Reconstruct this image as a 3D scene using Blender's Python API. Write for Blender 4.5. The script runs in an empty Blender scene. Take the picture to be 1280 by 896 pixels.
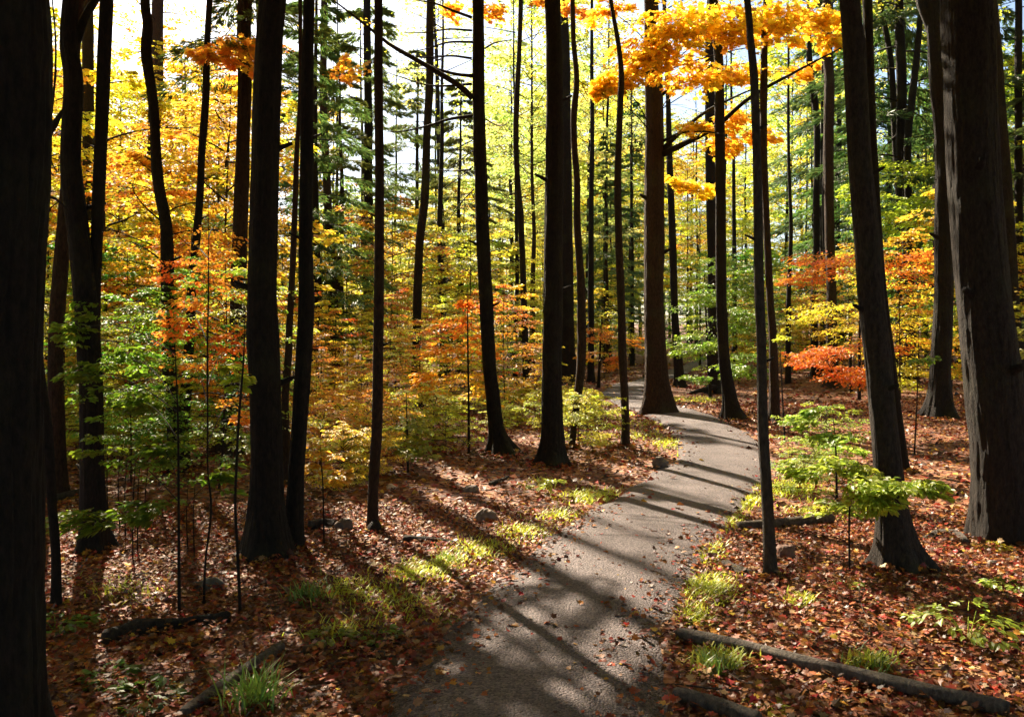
import bpy, math, random
import numpy as np
from mathutils import Vector

# ------------------------------------------------------------------ camera, sky, sun, exposure
SC = bpy.context.scene
COL = SC.collection
F, HZ, CAMH = 1000.0, 420.0, 1.6          # focal length and eye level of the photograph, eye height in metres
cam_d = bpy.data.cameras.new('camera')
cam = bpy.data.objects.new('camera', cam_d)
COL.objects.link(cam)
cam.location = (0, 0, CAMH)
cam.rotation_euler = (math.radians(90), 0, 0)
cam_d.sensor_width = 36.0
cam_d.lens = 36.0 * F / 1280.0
cam_d.shift_y = (HZ - 448.0) / 1280.0
cam_d.clip_start = 0.05
cam_d.clip_end = 1000
SC.camera = cam

SUN_EL = math.radians(39)
SUN_AZ = math.atan2(-0.50, 1.0)            # measured from +Y towards +X
world = bpy.data.worlds.new("World")
SC.world = world
world.use_nodes = True
wn = world.node_tree
bg = wn.nodes['Background']
sky = wn.nodes.new('ShaderNodeTexSky')
sky.sky_type = 'NISHITA'
sky.sun_disc = False
sky.sun_elevation = SUN_EL
sky.sun_rotation = SUN_AZ
sky.air_density = 1.0
sky.dust_density = 1.3
wn.links.new(sky.outputs[0], bg.inputs[0])
bg.inputs[1].default_value = 0.05
sun_d = bpy.data.lights.new('sun', 'SUN')
sun_d.energy = 5.0
sun_d.angle = math.radians(0.6)
sun_d.color = (1.0, 0.85, 0.64)
sun = bpy.data.objects.new('sun', sun_d)
COL.objects.link(sun)
sdir = Vector((math.sin(SUN_AZ) * math.cos(SUN_EL), math.cos(SUN_AZ) * math.cos(SUN_EL), math.sin(SUN_EL)))
sun.rotation_euler = (-sdir).to_track_quat('-Z', 'Y').to_euler()
sun.location = sdir * 60
SC.view_settings.view_transform = 'Standard'
SC.view_settings.look = 'None'
SC.view_settings.gamma = 1.0
SC.view_settings.exposure = 2.2
SC.render.engine = 'CYCLES'
cy = SC.cycles
cy.max_bounces = 6
cy.diffuse_bounces = 3
cy.glossy_bounces = 2
cy.transmission_bounces = 4
cy.sample_clamp_indirect = 6
cy.use_denoising = True
cy.use_adaptive_sampling = True
cy.adaptive_threshold = 0.02
SC.render.use_persistent_data = False

R = np.random.default_rng(11)
random.seed(5)

# ------------------------------------------------------------------ numeric helpers
def _hash(ix, iy, iz):
    h = (ix.astype(np.int64) * 374761393 + iy.astype(np.int64) * 668265263 + iz.astype(np.int64) * 2147483647) & 0xffffffff
    h = ((h ^ (h >> 13)) * 1274126177) & 0xffffffff
    h = ((h ^ (h >> 16)) * 2246822519) & 0xffffffff
    return ((h ^ (h >> 15)) & 0xffff) / 65535.0

def vnoise(p):
    p = np.asarray(p, float)
    i = np.floor(p).astype(np.int64)
    f = p - i
    f = f * f * (3 - 2 * f)
    x, y, z = i[..., 0], i[..., 1], i[..., 2]
    out = 0
    for dx in (0, 1):
        for dy in (0, 1):
            for dz in (0, 1):
                w = (f[..., 0] if dx else 1 - f[..., 0]) * (f[..., 1] if dy else 1 - f[..., 1]) * (f[..., 2] if dz else 1 - f[..., 2])
                out = out + w * _hash(x + dx, y + dy, z + dz)
    return out * 2 - 1

def fbm(p, o=3):
    a, s, r = 1.0, 1.0, 0
    for k in range(o):
        r = r + a * vnoise(np.asarray(p) * s + 17.3 * k)
        a *= .5; s *= 2.1
    return r

def ground_h(x, y):
    x = np.asarray(x, float); y = np.asarray(y, float)
    h = .045 * np.sin(.50 * x + .27 * y + 1.0) + .035 * np.sin(.62 * y - .31 * x) + .022 * np.sin(1.1 * x + .8 * y + 2)
    far = np.clip(y - 34, 0, 400)
    h = h + .020 * far + np.clip((x - 5) / 20, 0, 2) * .25 * np.clip(y / 20, 0, 1) - np.clip((-x - 5) / 20, 0, 1) * .15
    return h

def ray_ground(px, py):
    px = np.asarray(px, float); py = np.maximum(np.asarray(py, float), HZ + 8)
    d = CAMH * F / (py - HZ)
    for _ in range(40):
        z = ground_h((px - 640) / F * d, d)
        d = .5 * d + .5 * np.clip((CAMH - z) * F / (py - HZ), 1, 140)
    return np.stack([(px - 640) / F * d, d, ground_h((px - 640) / F * d, d)], -1)

def at(px, py, d):
    return np.array([(px - 640) / F * d, d, CAMH + (HZ - py) / F * d])

def smooth_path(P, n):
    """Catmull-Rom through P (k,m), n samples evenly by arc length."""
    P = np.asarray(P, float)
    if len(P) == 2:
        t = np.linspace(0, 1, n)[:, None]
        return P[0] * (1 - t) + P[1] * t
    Q = np.vstack([2 * P[0] - P[1], P, 2 * P[-1] - P[-2]])
    out = []
    for i in range(1, len(Q) - 2):
        t = np.linspace(0, 1, 16, endpoint=False)[:, None]
        a, b, c, d = Q[i - 1], Q[i], Q[i + 1], Q[i + 2]
        out.append(.5 * (2 * b + (c - a) * t + (2 * a - 5 * b + 4 * c - d) * t ** 2 + (3 * b - a - 3 * c + d) * t ** 3))
    out = np.vstack(out + [P[-1:]])
    s = np.concatenate([[0], np.cumsum(np.linalg.norm(np.diff(out[:, :3], axis=0), axis=1))])
    q = np.linspace(0, s[-1], n)
    return np.stack([np.interp(q, s, out[:, k]) for k in range(out.shape[1])], -1)

# ------------------------------------------------------------------ mesh building
class MB:
    def __init__(self):
        self.v, self.a, self.f, self.n = [], [], [], 0
    def add(self, v, faces, mat=0, attr=None, smooth=True):
        v = np.asarray(v, np.float32).reshape(-1, 3)
        a = np.full((len(v), 3), .5, np.float32) if attr is None else np.asarray(attr, np.float32)
        self.v.append(v); self.a.append(a)
        for fa in (faces if isinstance(faces, list) else [faces]):
            self.f.append((np.asarray(fa, np.int64) + self.n, mat, smooth))
        self.n += len(v)
        return self
    def mesh(self, name, mats):
        me = bpy.data.meshes.new(name)
        v = np.concatenate(self.v); a = np.concatenate(self.a)
        me.vertices.add(len(v)); me.vertices.foreach_set('co', v.ravel())
        li, st, mi, sm, c = [], [], [], [], 0
        for fa, m, s in self.f:
            k = fa.shape[1]
            li.append(fa.ravel()); st.append(c + np.arange(len(fa)) * k)
            mi.append(np.full(len(fa), m)); sm.append(np.full(len(fa), s)); c += fa.size
        li, st, mi, sm = map(np.concatenate, (li, st, mi, sm))
        me.loops.add(len(li)); me.loops.foreach_set('vertex_index', li.astype(np.int32))
        me.polygons.add(len(st)); me.polygons.foreach_set('loop_start', st.astype(np.int32))
        me.polygons.foreach_set('material_index', mi.astype(np.int32))
        me.polygons.foreach_set('use_smooth', sm.astype(bool))
        at_ = me.attributes.new('leaf', 'FLOAT_COLOR', 'POINT')
        at_.data.foreach_set('color', np.concatenate([a, np.ones((len(a), 1), np.float32)], 1).ravel())
        for m in mats: me.materials.append(m)
        me.update(calc_edges=True)
        me.validate()
        return me

def frames(P):
    T = np.gradient(P, axis=0)
    T /= np.linalg.norm(T, axis=1, keepdims=True) + 1e-9
    ref = np.array([0, 1, 0.]) if abs(T[:, 1]).mean() < .8 else np.array([0, 0, 1.])
    U = np.cross(ref, T); U /= np.linalg.norm(U, axis=1, keepdims=True) + 1e-9
    W = np.cross(T, U)
    return T, U, W

def add_tube(mb, P, r, sides=6, mat=0, disp=None, attr=None, cap=True):
    P = np.asarray(P, float); n = len(P); r = np.broadcast_to(np.asarray(r, float), (n,))
    T, U, W = frames(P)
    th = np.arange(sides) * 2 * math.pi / sides
    rr = r[:, None] * np.ones((n, sides))
    if disp is not None: rr = rr * disp
    V = P[:, None] + rr[..., None] * (np.cos(th)[None, :, None] * U[:, None] + np.sin(th)[None, :, None] * W[:, None])
    i = np.arange(n - 1)[:, None] * sides; j = np.arange(sides)[None]; j2 = (j + 1) % sides
    Q = np.stack([i + j, i + j2, i + sides + j2, i + sides + j], -1).reshape(-1, 4)
    V = V.reshape(-1, 3); fs = [Q]
    if cap:
        c0, c1 = len(V), len(V) + 1
        V = np.vstack([V, P[0], P[-1]])
        jj = np.arange(sides); j2 = (jj + 1) % sides; e = (n - 1) * sides
        fs.append(np.stack([np.full(sides, c0), j2, jj], -1)); fs.append(np.stack([np.full(sides, c1), e + jj, e + j2], -1))
    mb.add(V, fs, mat, None if attr is None else np.tile(attr, (len(V), 1)))

DIAMOND = (np.array([(0, 0, 0), (.45, .34, .07), (1, 0, -.06), (.45, -.34, .07)]), np.array([(0, 2, 1), (0, 3, 2)]))
NEEDLE = (np.array([(0, 0, 0), (.4, .085, .0), (1, 0, -.08), (.4, -.085, .0)]), np.array([(0, 2, 1), (0, 3, 2)]))
OVAL = (np.array([(0, 0, 0), (.28, .25, .06), (.65, .23, .05), (1, 0, -.1), (.65, -.23, .05), (.28, -.25, .06), (.48, 0, -.01)]),
        np.array([(0, 6, 1), (1, 6, 2), (2, 6, 3), (3, 6, 4), (4, 6, 5), (5, 6, 0)]))
_m = [(0, 0), (-.04, .30), (.16, .22), (.22, .56), (.42, .34), (.62, .48), (.64, .20), (1, 0)]
_mv = [(u, v, .16 * abs(v) - .10 * u * u) for u, v in _m] + [(u, -v, .16 * abs(v) - .10 * u * u) for u, v in _m[-2:0:-1]] + [(.32, 0, 0)]
MAPLE = (np.array(_mv), np.array([(14, (k + 1) % 14, k) for k in range(14)]))

def add_leaves(mb, P, D, N, S, tpl, mat=0, bias=0.5, hspread=.5, rng=R, curl=0.0):
    P = np.asarray(P, float); n = len(P)
    if n == 0: return
    D = D / (np.linalg.norm(D, axis=1, keepdims=True) + 1e-9)
    B = np.cross(N, D); B /= np.linalg.norm(B, axis=1, keepdims=True) + 1e-9
    N2 = np.cross(D, B)
    tv, tf = tpl
    S = np.broadcast_to(np.asarray(S, float), (n,))[:, None, None]
    w = tv[None, :, 2:3] * (1 + curl * rng.normal(0, 1.5, (n, 1, 1)))
    V = P[:, None] + S * (tv[None, :, 0:1] * D[:, None] + tv[None, :, 1:2] * B[:, None] + w * N2[:, None])
    Fc = (np.arange(n) * len(tv))[:, None, None] + tf[None]
    a = np.stack([rng.random(n), np.clip(bias + (rng.random(n) - .5) * hspread, 0, 1), rng.random(n)], -1)
    mb.add(V.reshape(-1, 3), Fc.reshape(-1, 3), mat, np.repeat(a, len(tv), 0), smooth=False)

def add_sprays(mb, root, az, L, slope, n, leaf, tpl=DIAMOND, bias=.5, hspread=.5, rng=R, width=.42, thick=.03, tilt=.38, droop=.18, twigs=True, twr=.004, lmat=0, tmat=1, spread=.9):
    """Flat leafy twigs: ROOT (S,3), heading AZ, length L, rise SLOPE; n leaves on each."""
    root = np.asarray(root, float); S = len(root)
    az, L, slope = (np.broadcast_to(np.asarray(q, float), (S,)) for q in (az, L, slope))
    ix = np.repeat(np.arange(S), n); m = len(ix)
    u = .08 + .92 * rng.random(m) ** .75; sd = rng.choice([-1.0, 1.0], m); v = rng.random(m) ** .7
    wd = width * np.sin(np.pi * np.clip(u * .82 + .15, 0, 1)) ** .8
    d = np.stack([np.cos(az), np.sin(az), 0 * az], -1); q = np.stack([-np.sin(az), np.cos(az), 0 * az], -1)
    al = np.minimum(u + v * wd * .45, 1.12) * L[ix]; ac = sd * v * wd * L[ix]
    z = slope[ix] * al - droop * (al / L[ix]) ** 2 * L[ix] - .18 * np.abs(ac) + rng.normal(0, 1, m) * thick * L[ix]
    P = root[ix] + al[:, None] * d[ix] + ac[:, None] * q[ix]; P[:, 2] += z
    ang = az[ix] + sd * (rng.random(m) * spread + .15) * (v > .1)
    D = np.stack([np.cos(ang), np.sin(ang), -.25 + rng.normal(0, .25, m)], -1)
    N = np.stack([rng.normal(0, tilt, m), rng.normal(0, tilt, m), np.ones(m)], -1)
    b = bias if np.isscalar(bias) else np.asarray(bias)[ix]
    add_leaves(mb, P, D, N, leaf * (.7 + .6 * rng.random(m)), tpl, lmat, b, hspread, rng)
    if twigs:
        for k in range(S):
            t = np.linspace(0, 1, 4)
            p = root[k] + (t * L[k])[:, None] * d[k]; p[:, 2] += slope[k] * t * L[k] - droop * t ** 2 * L[k]
            add_tube(mb, p, np.linspace(twr, twr * .3, 4), 3, tmat, cap=False)

# ------------------------------------------------------------------ materials
def nodes(m):
    m.use_nodes = True
    t = m.node_tree; t.nodes.clear()
    return t, t.nodes.new, t.links.new

def ramp(new, stops, interp='LINEAR'):
    r = new('ShaderNodeValToRGB'); r.color_ramp.interpolation = interp
    el = r.color_ramp.elements
    while len(el) < len(stops): el.new(.5)
    for e, (p, c) in zip(el, stops): e.position = p; e.color = (*c, 1)
    return r

def leaf_material(name, trans=.68, gloss=.05, hue=.16):
    m = bpy.data.materials.new(name); t, new, lk = nodes(m)
    at_ = new('ShaderNodeAttribute'); at_.attribute_name = 'leaf'
    sp = new('ShaderNodeSeparateColor'); lk(at_.outputs['Color'], sp.inputs[0])
    ob = new('ShaderNodeObjectInfo')
    hs = new('ShaderNodeHueSaturation'); lk(ob.outputs['Color'], hs.inputs['Color'])
    h = new('ShaderNodeMapRange'); h.inputs['To Min'].default_value = .5 - hue / 2; h.inputs['To Max'].default_value = .5 + hue / 2
    lk(sp.outputs[1], h.inputs['Value']); lk(h.outputs[0], hs.inputs['Hue'])
    v = new('ShaderNodeMapRange'); v.inputs['To Min'].default_value = .6; v.inputs['To Max'].default_value = 1.25
    lk(sp.outputs[0], v.inputs['Value']); lk(v.outputs[0], hs.inputs['Value'])
    df = new('ShaderNodeBsdfDiffuse'); lk(hs.outputs[0], df.inputs[0])
    tr = new('ShaderNodeBsdfTranslucent'); lk(hs.outputs[0], tr.inputs[0])
    mx = new('ShaderNodeMixShader'); mx.inputs[0].default_value = trans; lk(df.outputs[0], mx.inputs[1]); lk(tr.outputs[0], mx.inputs[2])
    gl = new('ShaderNodeBsdfGlossy'); gl.inputs['Roughness'].default_value = .45; gl.inputs[0].default_value = (.9, .9, .9, 1)
    m2 = new('ShaderNodeMixShader'); m2.inputs[0].default_value = gloss; lk(mx.outputs[0], m2.inputs[1]); lk(gl.outputs[0], m2.inputs[2])
    o = new('ShaderNodeOutputMaterial'); lk(m2.outputs[0], o.inputs[0])
    return m

def bark_material(name, scale=1.0, bump=1.0, rough=.85):
    m = bpy.data.materials.new(name); t, new, lk = nodes(m)
    tc = new('ShaderNodeTexCoord'); mp = new('ShaderNodeMapping'); mp.inputs['Scale'].default_value = (15 * scale, 15 * scale, 6 * scale)
    lk(tc.outputs['Object'], mp.inputs['Vector'])
    n1 = new('ShaderNodeTexNoise'); n1.inputs['Scale'].default_value = 2.6; n1.inputs['Detail'].default_value = 10; n1.inputs['Roughness'].default_value = .75
    lk(mp.outputs[0], n1.inputs['Vector'])
    n2 = new('ShaderNodeTexVoronoi'); n2.feature = 'DISTANCE_TO_EDGE'; n2.inputs['Scale'].default_value = 2.2
    mp2 = new('ShaderNodeVectorMath'); mp2.operation = 'ADD'
    lk(mp.outputs[0], mp2.inputs[0]); lk(n1.outputs['Color'], mp2.inputs[1]); lk(mp2.outputs[0], n2.inputs['Vector'])
    n3 = new('ShaderNodeTexNoise'); n3.inputs['Scale'].default_value = 1.7; n3.inputs['Detail'].default_value = 4
    lk(tc.outputs['Object'], n3.inputs['Vector'])
    ob = new('ShaderNodeObjectInfo')
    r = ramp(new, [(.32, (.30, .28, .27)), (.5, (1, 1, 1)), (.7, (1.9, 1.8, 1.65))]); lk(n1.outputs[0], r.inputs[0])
    mul = new('ShaderNodeMix'); mul.data_type = 'RGBA'; mul.blend_type = 'MULTIPLY'; mul.inputs[0].default_value = 1
    lk(ob.outputs['Color'], mul.inputs[6]); lk(r.outputs[0], mul.inputs[7])
    ms = ramp(new, [(.52, (0, 0, 0)), (.72, (1, 1, 1))]); lk(n3.outputs[0], ms.inputs[0])
    mo = new('ShaderNodeMix'); mo.data_type = 'RGBA'; lk(mul.outputs[2], mo.inputs[6]); mo.inputs[7].default_value = (.060, .068, .030, 1)
    mf = new('ShaderNodeMath'); mf.operation = 'MULTIPLY'; mf.inputs[1].default_value = .45; lk(ms.outputs[0], mf.inputs[0]); lk(mf.outputs[0], mo.inputs[0])
    b = new('ShaderNodeBsdfPrincipled'); b.inputs['Roughness'].default_value = rough; b.inputs['Specular IOR Level'].default_value = .25
    lk(mo.outputs[2], b.inputs['Base Color'])
    cr = ramp(new, [(0, (0, 0, 0)), (.25, (1, 1, 1))]); lk(n2.outputs['Distance'], cr.inputs[0])
    ad = new('ShaderNodeMath'); ad.operation = 'ADD'; lk(n1.outputs[0], ad.inputs[0])
    cm = new('ShaderNodeMath'); cm.operation = 'MULTIPLY'; cm.inputs[1].default_value = .35; lk(cr.outputs[0], cm.inputs[0]); lk(cm.outputs[0], ad.inputs[1])
    bp = new('ShaderNodeBump'); bp.inputs['Strength'].default_value = bump; bp.inputs['Distance'].default_value = .07
    lk(ad.outputs[0], bp.inputs['Height']); lk(bp.outputs[0], b.inputs['Normal'])
    o = new('ShaderNodeOutputMaterial'); lk(b.outputs[0], o.inputs[0])
    return m

def litter_ground_material():
    m = bpy.data.materials.new('leaf_litter_ground'); t, new, lk = nodes(m)
    tc = new('ShaderNodeTexCoord')
    wn_ = new('ShaderNodeTexNoise'); wn_.inputs['Scale'].default_value = 9; wn_.inputs['Detail'].default_value = 3; lk(tc.outputs['Object'], wn_.inputs['Vector'])
    va = new('ShaderNodeVectorMath'); va.operation = 'MULTIPLY_ADD'; va.inputs[1].default_value = (.06, .06, .06)
    lk(wn_.outputs['Color'], va.inputs[0]); lk(tc.outputs['Object'], va.inputs[2])
    v1 = new('ShaderNodeTexVoronoi'); v1.inputs['Scale'].default_value = 16; lk(va.outputs[0], v1.inputs['Vector'])
    sp = new('ShaderNodeSeparateColor'); lk(v1.outputs['Color'], sp.inputs[0])
    r = ramp(new, [(0, (.035, .014, .008)), (.25, (.10, .035, .016)), (.5, (.17, .055, .022)), (.72, (.24, .085, .03)), (.9, (.30, .15, .05)), (1, (.36, .24, .13))])
    lk(sp.outputs[0], r.inputs[0])
    n2 = new('ShaderNodeTexNoise'); n2.inputs['Scale'].default_value = .8; n2.inputs['Detail'].default_value = 5; lk(tc.outputs['Object'], n2.inputs['Vector'])
    r2 = ramp(new, [(.35, (.55, .5, .5)), (.65, (1.15, 1.1, 1.0))]); lk(n2.outputs[0], r2.inputs[0])
    mul = new('ShaderNodeMix'); mul.data_type = 'RGBA'; mul.blend_type = 'MULTIPLY'; mul.inputs[0].default_value = 1
    lk(r.outputs[0], mul.inputs[6]); lk(r2.outputs[0], mul.inputs[7])
    b = new('ShaderNodeBsdfPrincipled'); b.inputs['Roughness'].default_value = .75; b.inputs['Specular IOR Level'].default_value = .3
    lk(mul.outputs[2], b.inputs['Base Color'])
    v2 = new('ShaderNodeTexVoronoi'); v2.inputs['Scale'].default_value = 16; v2.feature = 'F1'; lk(va.outputs[0], v2.inputs['Vector'])
    ad = new('ShaderNodeMath'); ad.operation = 'ADD'; lk(v2.outputs['Distance'], ad.inputs[0]); lk(sp.outputs[1], ad.inputs[1])
    bp = new('ShaderNodeBump'); bp.inputs['Strength'].default_value = .9; bp.inputs['Distance'].default_value = .035
    lk(ad.outputs[0], bp.inputs['Height']); lk(bp.outputs[0], b.inputs['Normal'])
    o = new('ShaderNodeOutputMaterial'); lk(b.outputs[0], o.inputs[0])
    return m

def path_material():
    m = bpy.data.materials.new('path_gravel'); t, new, lk = nodes(m)
    tc = new('ShaderNodeTexCoord')
    v = new('ShaderNodeTexVoronoi'); v.inputs['Scale'].default_value = 95; v.inputs['Randomness'].default_value = 1; lk(tc.outputs['Object'], v.inputs['Vector'])
    n = new('ShaderNodeTexNoise'); n.inputs['Scale'].default_value = 90; n.inputs['Detail'].default_value = 5; lk(tc.outputs['Object'], n.inputs['Vector'])
    n2 = new('ShaderNodeTexNoise'); n2.inputs['Scale'].default_value = 1.4; n2.inputs['Detail'].default_value = 6; n2.inputs['Roughness'].default_value = .65; lk(tc.outputs['Object'], n2.inputs['Vector'])
    r = ramp(new, [(.32, (.060, .045, .046)), (.5, (.097, .076, .078)), (.68, (.132, .106, .108))]); lk(n2.outputs[0], r.inputs[0])
    sp = new('ShaderNodeSeparateColor'); lk(v.outputs['Color'], sp.inputs[0])
    r2 = ramp(new, [(0, (.45, .42, .42)), (.5, (1, 1, 1)), (1, (1.55, 1.5, 1.45))]); lk(sp.outputs[0], r2.inputs[0])
    mul = new('ShaderNodeMix'); mul.data_type = 'RGBA'; mul.blend_type = 'MULTIPLY'; mul.inputs[0].default_value = 1
    lk(r.outputs[0], mul.inputs[6]); lk(r2.outputs[0], mul.inputs[7])
    b = new('ShaderNodeBsdfPrincipled'); b.inputs['Roughness'].default_value = .72; b.inputs['Specular IOR Level'].default_value = .35
    lk(mul.outputs[2], b.inputs['Base Color'])
    ad = new('ShaderNodeMath'); ad.operation = 'SUBTRACT'; lk(n.outputs[0], ad.inputs[0]); lk(v.outputs['Distance'], ad.inputs[1])
    bp = new('ShaderNodeBump'); bp.inputs['Strength'].default_value = .95; bp.inputs['Distance'].default_value = .014
    lk(ad.outputs[0], bp.inputs['Height']); lk(bp.outputs[0], b.inputs['Normal'])
    o = new('ShaderNodeOutputMaterial'); lk(b.outputs[0], o.inputs[0])
    return m

def stone_material():
    m = bpy.data.materials.new('stone'); t, new, lk = nodes(m)
    tc = new('ShaderNodeTexCoord'); n = new('ShaderNodeTexNoise'); n.inputs['Scale'].default_value = 14; n.inputs['Detail'].default_value = 8; lk(tc.outputs['Object'], n.inputs['Vector'])
    ob = new('ShaderNodeObjectInfo')
    r = ramp(new, [(.3, (.5, .5, .5)), (.7, (1.5, 1.45, 1.4))]); lk(n.outputs[0], r.inputs[0])
    mul = new('ShaderNodeMix'); mul.data_type = 'RGBA'; mul.blend_type = 'MULTIPLY'; mul.inputs[0].default_value = 1
    lk(ob.outputs['Color'], mul.inputs[6]); lk(r.outputs[0], mul.inputs[7])
    b = new('ShaderNodeBsdfPrincipled'); b.inputs['Roughness'].default_value = .8; lk(mul.outputs[2], b.inputs['Base Color'])
    bp = new('ShaderNodeBump'); bp.inputs['Strength'].default_value = .6; bp.inputs['Distance'].default_value = .02; lk(n.outputs[0], bp.inputs['Height']); lk(bp.outputs[0], b.inputs['Normal'])
    o = new('ShaderNodeOutputMaterial'); lk(b.outputs[0], o.inputs[0])
    return m

LEAF = leaf_material('autumn_leaf', hue=.11)
NEEDLES = leaf_material('conifer_needle', trans=.55, gloss=.05, hue=.10)
GRASS = leaf_material('grass_blade', trans=.5, gloss=.06, hue=.10)
DRY = leaf_material('fallen_leaf', trans=.15, gloss=.03, hue=.06)
BARK = bark_material('bark')
FINEBARK = bark_material('fine_bark', 2.2, .5)
TWIG = bark_material('twig_bark', 2.2, .3)
for nd in list(TWIG.node_tree.nodes):
    if nd.type == 'OBJECT_INFO':
        for l in list(nd.outputs['Color'].links):
            to = l.to_socket; TWIG.node_tree.links.remove(l); to.default_value = (.022, .015, .011, 1)
GROUND = litter_ground_material(); PATH = path_material(); STONE = stone_material()

GOLD = (.92, .57, .04); YELLOW = (.92, .64, .05); YGREEN = (.56, .60, .05); GREEN = (.17, .33, .03); DGREEN = (.05, .10, .02)
ORANGE = (.90, .42, .04); RUST = (.86, .28, .03); PALE = (.58, .58, .14)
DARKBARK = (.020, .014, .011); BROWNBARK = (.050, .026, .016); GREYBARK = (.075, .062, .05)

# ------------------------------------------------------------------ object helpers
def link(name, me, parent=None, loc=None, color=None):
    o = bpy.data.objects.new(name, me); COL.objects.link(o)
    if parent is not None: o.parent = parent
    if loc is not None: o.location = loc
    if color is not None: o.color = (*color, 1)
    return o

def tag(o, label, cat, group=None):
    o['label'] = label; o['category'] = cat
    if group: o['group'] = group
    return o

def thing(name, label, cat, loc, group=None, rz=0):
    o = bpy.data.objects.new(name, None); COL.objects.link(o)
    o.empty_display_size = .2; o.location = loc; o.rotation_euler = (0, 0, rz)
    return tag(o, label, cat, group)

def kind(o, k): o['kind'] = k; return o

# ------------------------------------------------------------------ ground and path
def warp(n, lo, hi, mid, p):
    t = np.linspace(-1, 1, n)
    return np.where(t < 0, mid - (mid - lo) * np.abs(t) ** p, mid + (hi - mid) * np.abs(t) ** p)
gx = warp(260, -220, 220, 0, 2.4); gy = warp(420, -60, 330, 5, 2.4)
GX, GY = np.meshgrid(gx, gy)
GZ = ground_h(GX, GY) + .012 * fbm(np.stack([GX * 2.2, GY * 2.2, 0 * GX], -1), 3) * (GY < 40)
i = np.arange(len(gy) - 1)[:, None] * len(gx) + np.arange(len(gx) - 1)[None]
mb = MB().add(np.stack([GX, GY, GZ], -1).reshape(-1, 3), np.stack([i, i + 1, i + 1 + len(gx), i + len(gx)], -1).reshape(-1, 4))
kind(link('ground', mb.mesh('ground', [GROUND])), 'structure')

ctr_px = [(660, 896), (700, 780), (757, 710), (813, 655), (868, 610), (902, 580), (903, 560), (886, 541), (848, 521), (805, 506), (780, 493), (793, 481), (830, 470), (865, 459), (885, 449)]
ctr = [ray_ground(*p) for p in ctr_px]
ctr = [np.array([-.45, -6, 0.]), np.array([-.28, -1.5, 0.]), np.array([-.10, 1.5, 0.])] + ctr + [ctr[-1] + np.array([7., 14, 0])]
PC = smooth_path(ctr, 420)
PT = np.gradient(PC[:, :2], axis=0); PT /= np.linalg.norm(PT, axis=1, keepdims=True)
PN = np.stack([PT[:, 1], -PT[:, 0]], -1)
PW = .60 + .05 * vnoise(np.stack([np.arange(420) * .05, np.zeros(420), np.zeros(420)], -1))
nx = 13
s = np.linspace(-1, 1, nx)
ed = .05 * np.stack([fbm(np.stack([np.arange(420) * .35, np.full(420, 3.1 + q), np.zeros(420)], -1), 3) for q in (0, 9)], -1)
off = s[None] * (PW[:, None] + np.where(s[None] < 0, ed[:, :1], ed[:, 1:]) * np.abs(s[None]))
PX = PC[:, None, 0] + off * PN[:, None, 0]; PY = PC[:, None, 1] + off * PN[:, None, 1]
PZ = ground_h(PX, PY) + .034 - .034 * np.abs(s[None]) ** 8 + .006 * np.clip(PY - 12, 0, 4)
i = np.arange(419)[:, None] * nx + np.arange(nx - 1)[None]
mb = MB().add(np.stack([PX, PY, PZ], -1).reshape(-1, 3), np.stack([i, i + 1, i + 1 + nx, i + nx], -1).reshape(-1, 4))
kind(link('path', mb.mesh('path', [PATH])), 'structure')

def path_gap(x, y):
    """Signed metres from the path's edge (below 0: on the path)."""
    x = np.asarray(x, float); y = np.asarray(y, float); out = np.empty(x.shape)
    for a in range(0, len(x), 20000):
        d = (x[a:a + 20000, None] - PC[None, ::2, 0]) ** 2 + (y[a:a + 20000, None] - PC[None, ::2, 1]) ** 2
        k = d.argmin(1); out[a:a + 20000] = np.sqrt(d.min(1)) - PW[::2][k]
    return out

# fallen leaves: beyond counting
def scatter(n, y0, y1, half):
    y = np.sqrt(R.random(n) * (y1 ** 2 - y0 ** 2) + y0 ** 2); x = (R.random(n) * 2 - 1) * half * y + (R.random(n) * 2 - 1) * .3
    return x, y
litter_tone = [(.18, .050, .020), (.27, .080, .026), (.42, .22, .03), (.075, .027, .014), (.30, .060, .016), (.34, .20, .11)]
mb = MB()
def litter(n, y0, y1, size, tpl, mat):
    x, y = scatter(n, y0, y1, .78)
    g = path_gap(x, y)
    keep = (g > .02 - .42 * R.random(n) ** 4) | ((R.random(n) < .016))
    x, y = x[keep], y[keep]; m = len(x)
    z = ground_h(x, y) + .012 + .03 * R.random(m) * (g[keep] > 0) + .026 * (g[keep] < .02)
    a = R.random(m) * 6.283
    D = np.stack([np.cos(a), np.sin(a), R.normal(0, .25, m)], -1); N = np.stack([R.normal(0, .45, m), R.normal(0, .45, m), np.ones(m)], -1)
    add_leaves(mb, np.stack([x, y, z], -1), D, N, size * (.45 + 1.0 * R.random(m) ** 1.5), tpl, mat, .5, 1, R, curl=.9)
for k, n in enumerate([13000, 9000, 3000, 13000, 5000, 3600]):
    litter(int(n * 1.6), 2.3, 7.5, .033, MAPLE, k)
for k, n in enumerate([13000, 9000, 3400, 13000, 4000, 3000]):
    litter(n, 7.5, 19, .07, DIAMOND, k)
for k, n in enumerate([6000, 4500, 2000, 5000, 1500, 1500]):
    litter(n, 19, 42, .14, DIAMOND, k)
lm = []
for k, c in enumerate(litter_tone):
    m_ = DRY.copy(); m_.name = 'fallen_leaf_tone'; 
    for nd in m_.node_tree.nodes:
        if nd.type == 'HUE_SAT':
            for l in list(nd.inputs['Color'].links): m_.node_tree.links.remove(l)
            nd.inputs['Color'].default_value = (*c, 1)
    lm.append(m_)
kind(link('fallen_leaves', mb.mesh('fallen_leaves', lm)), 'stuff')

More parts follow.
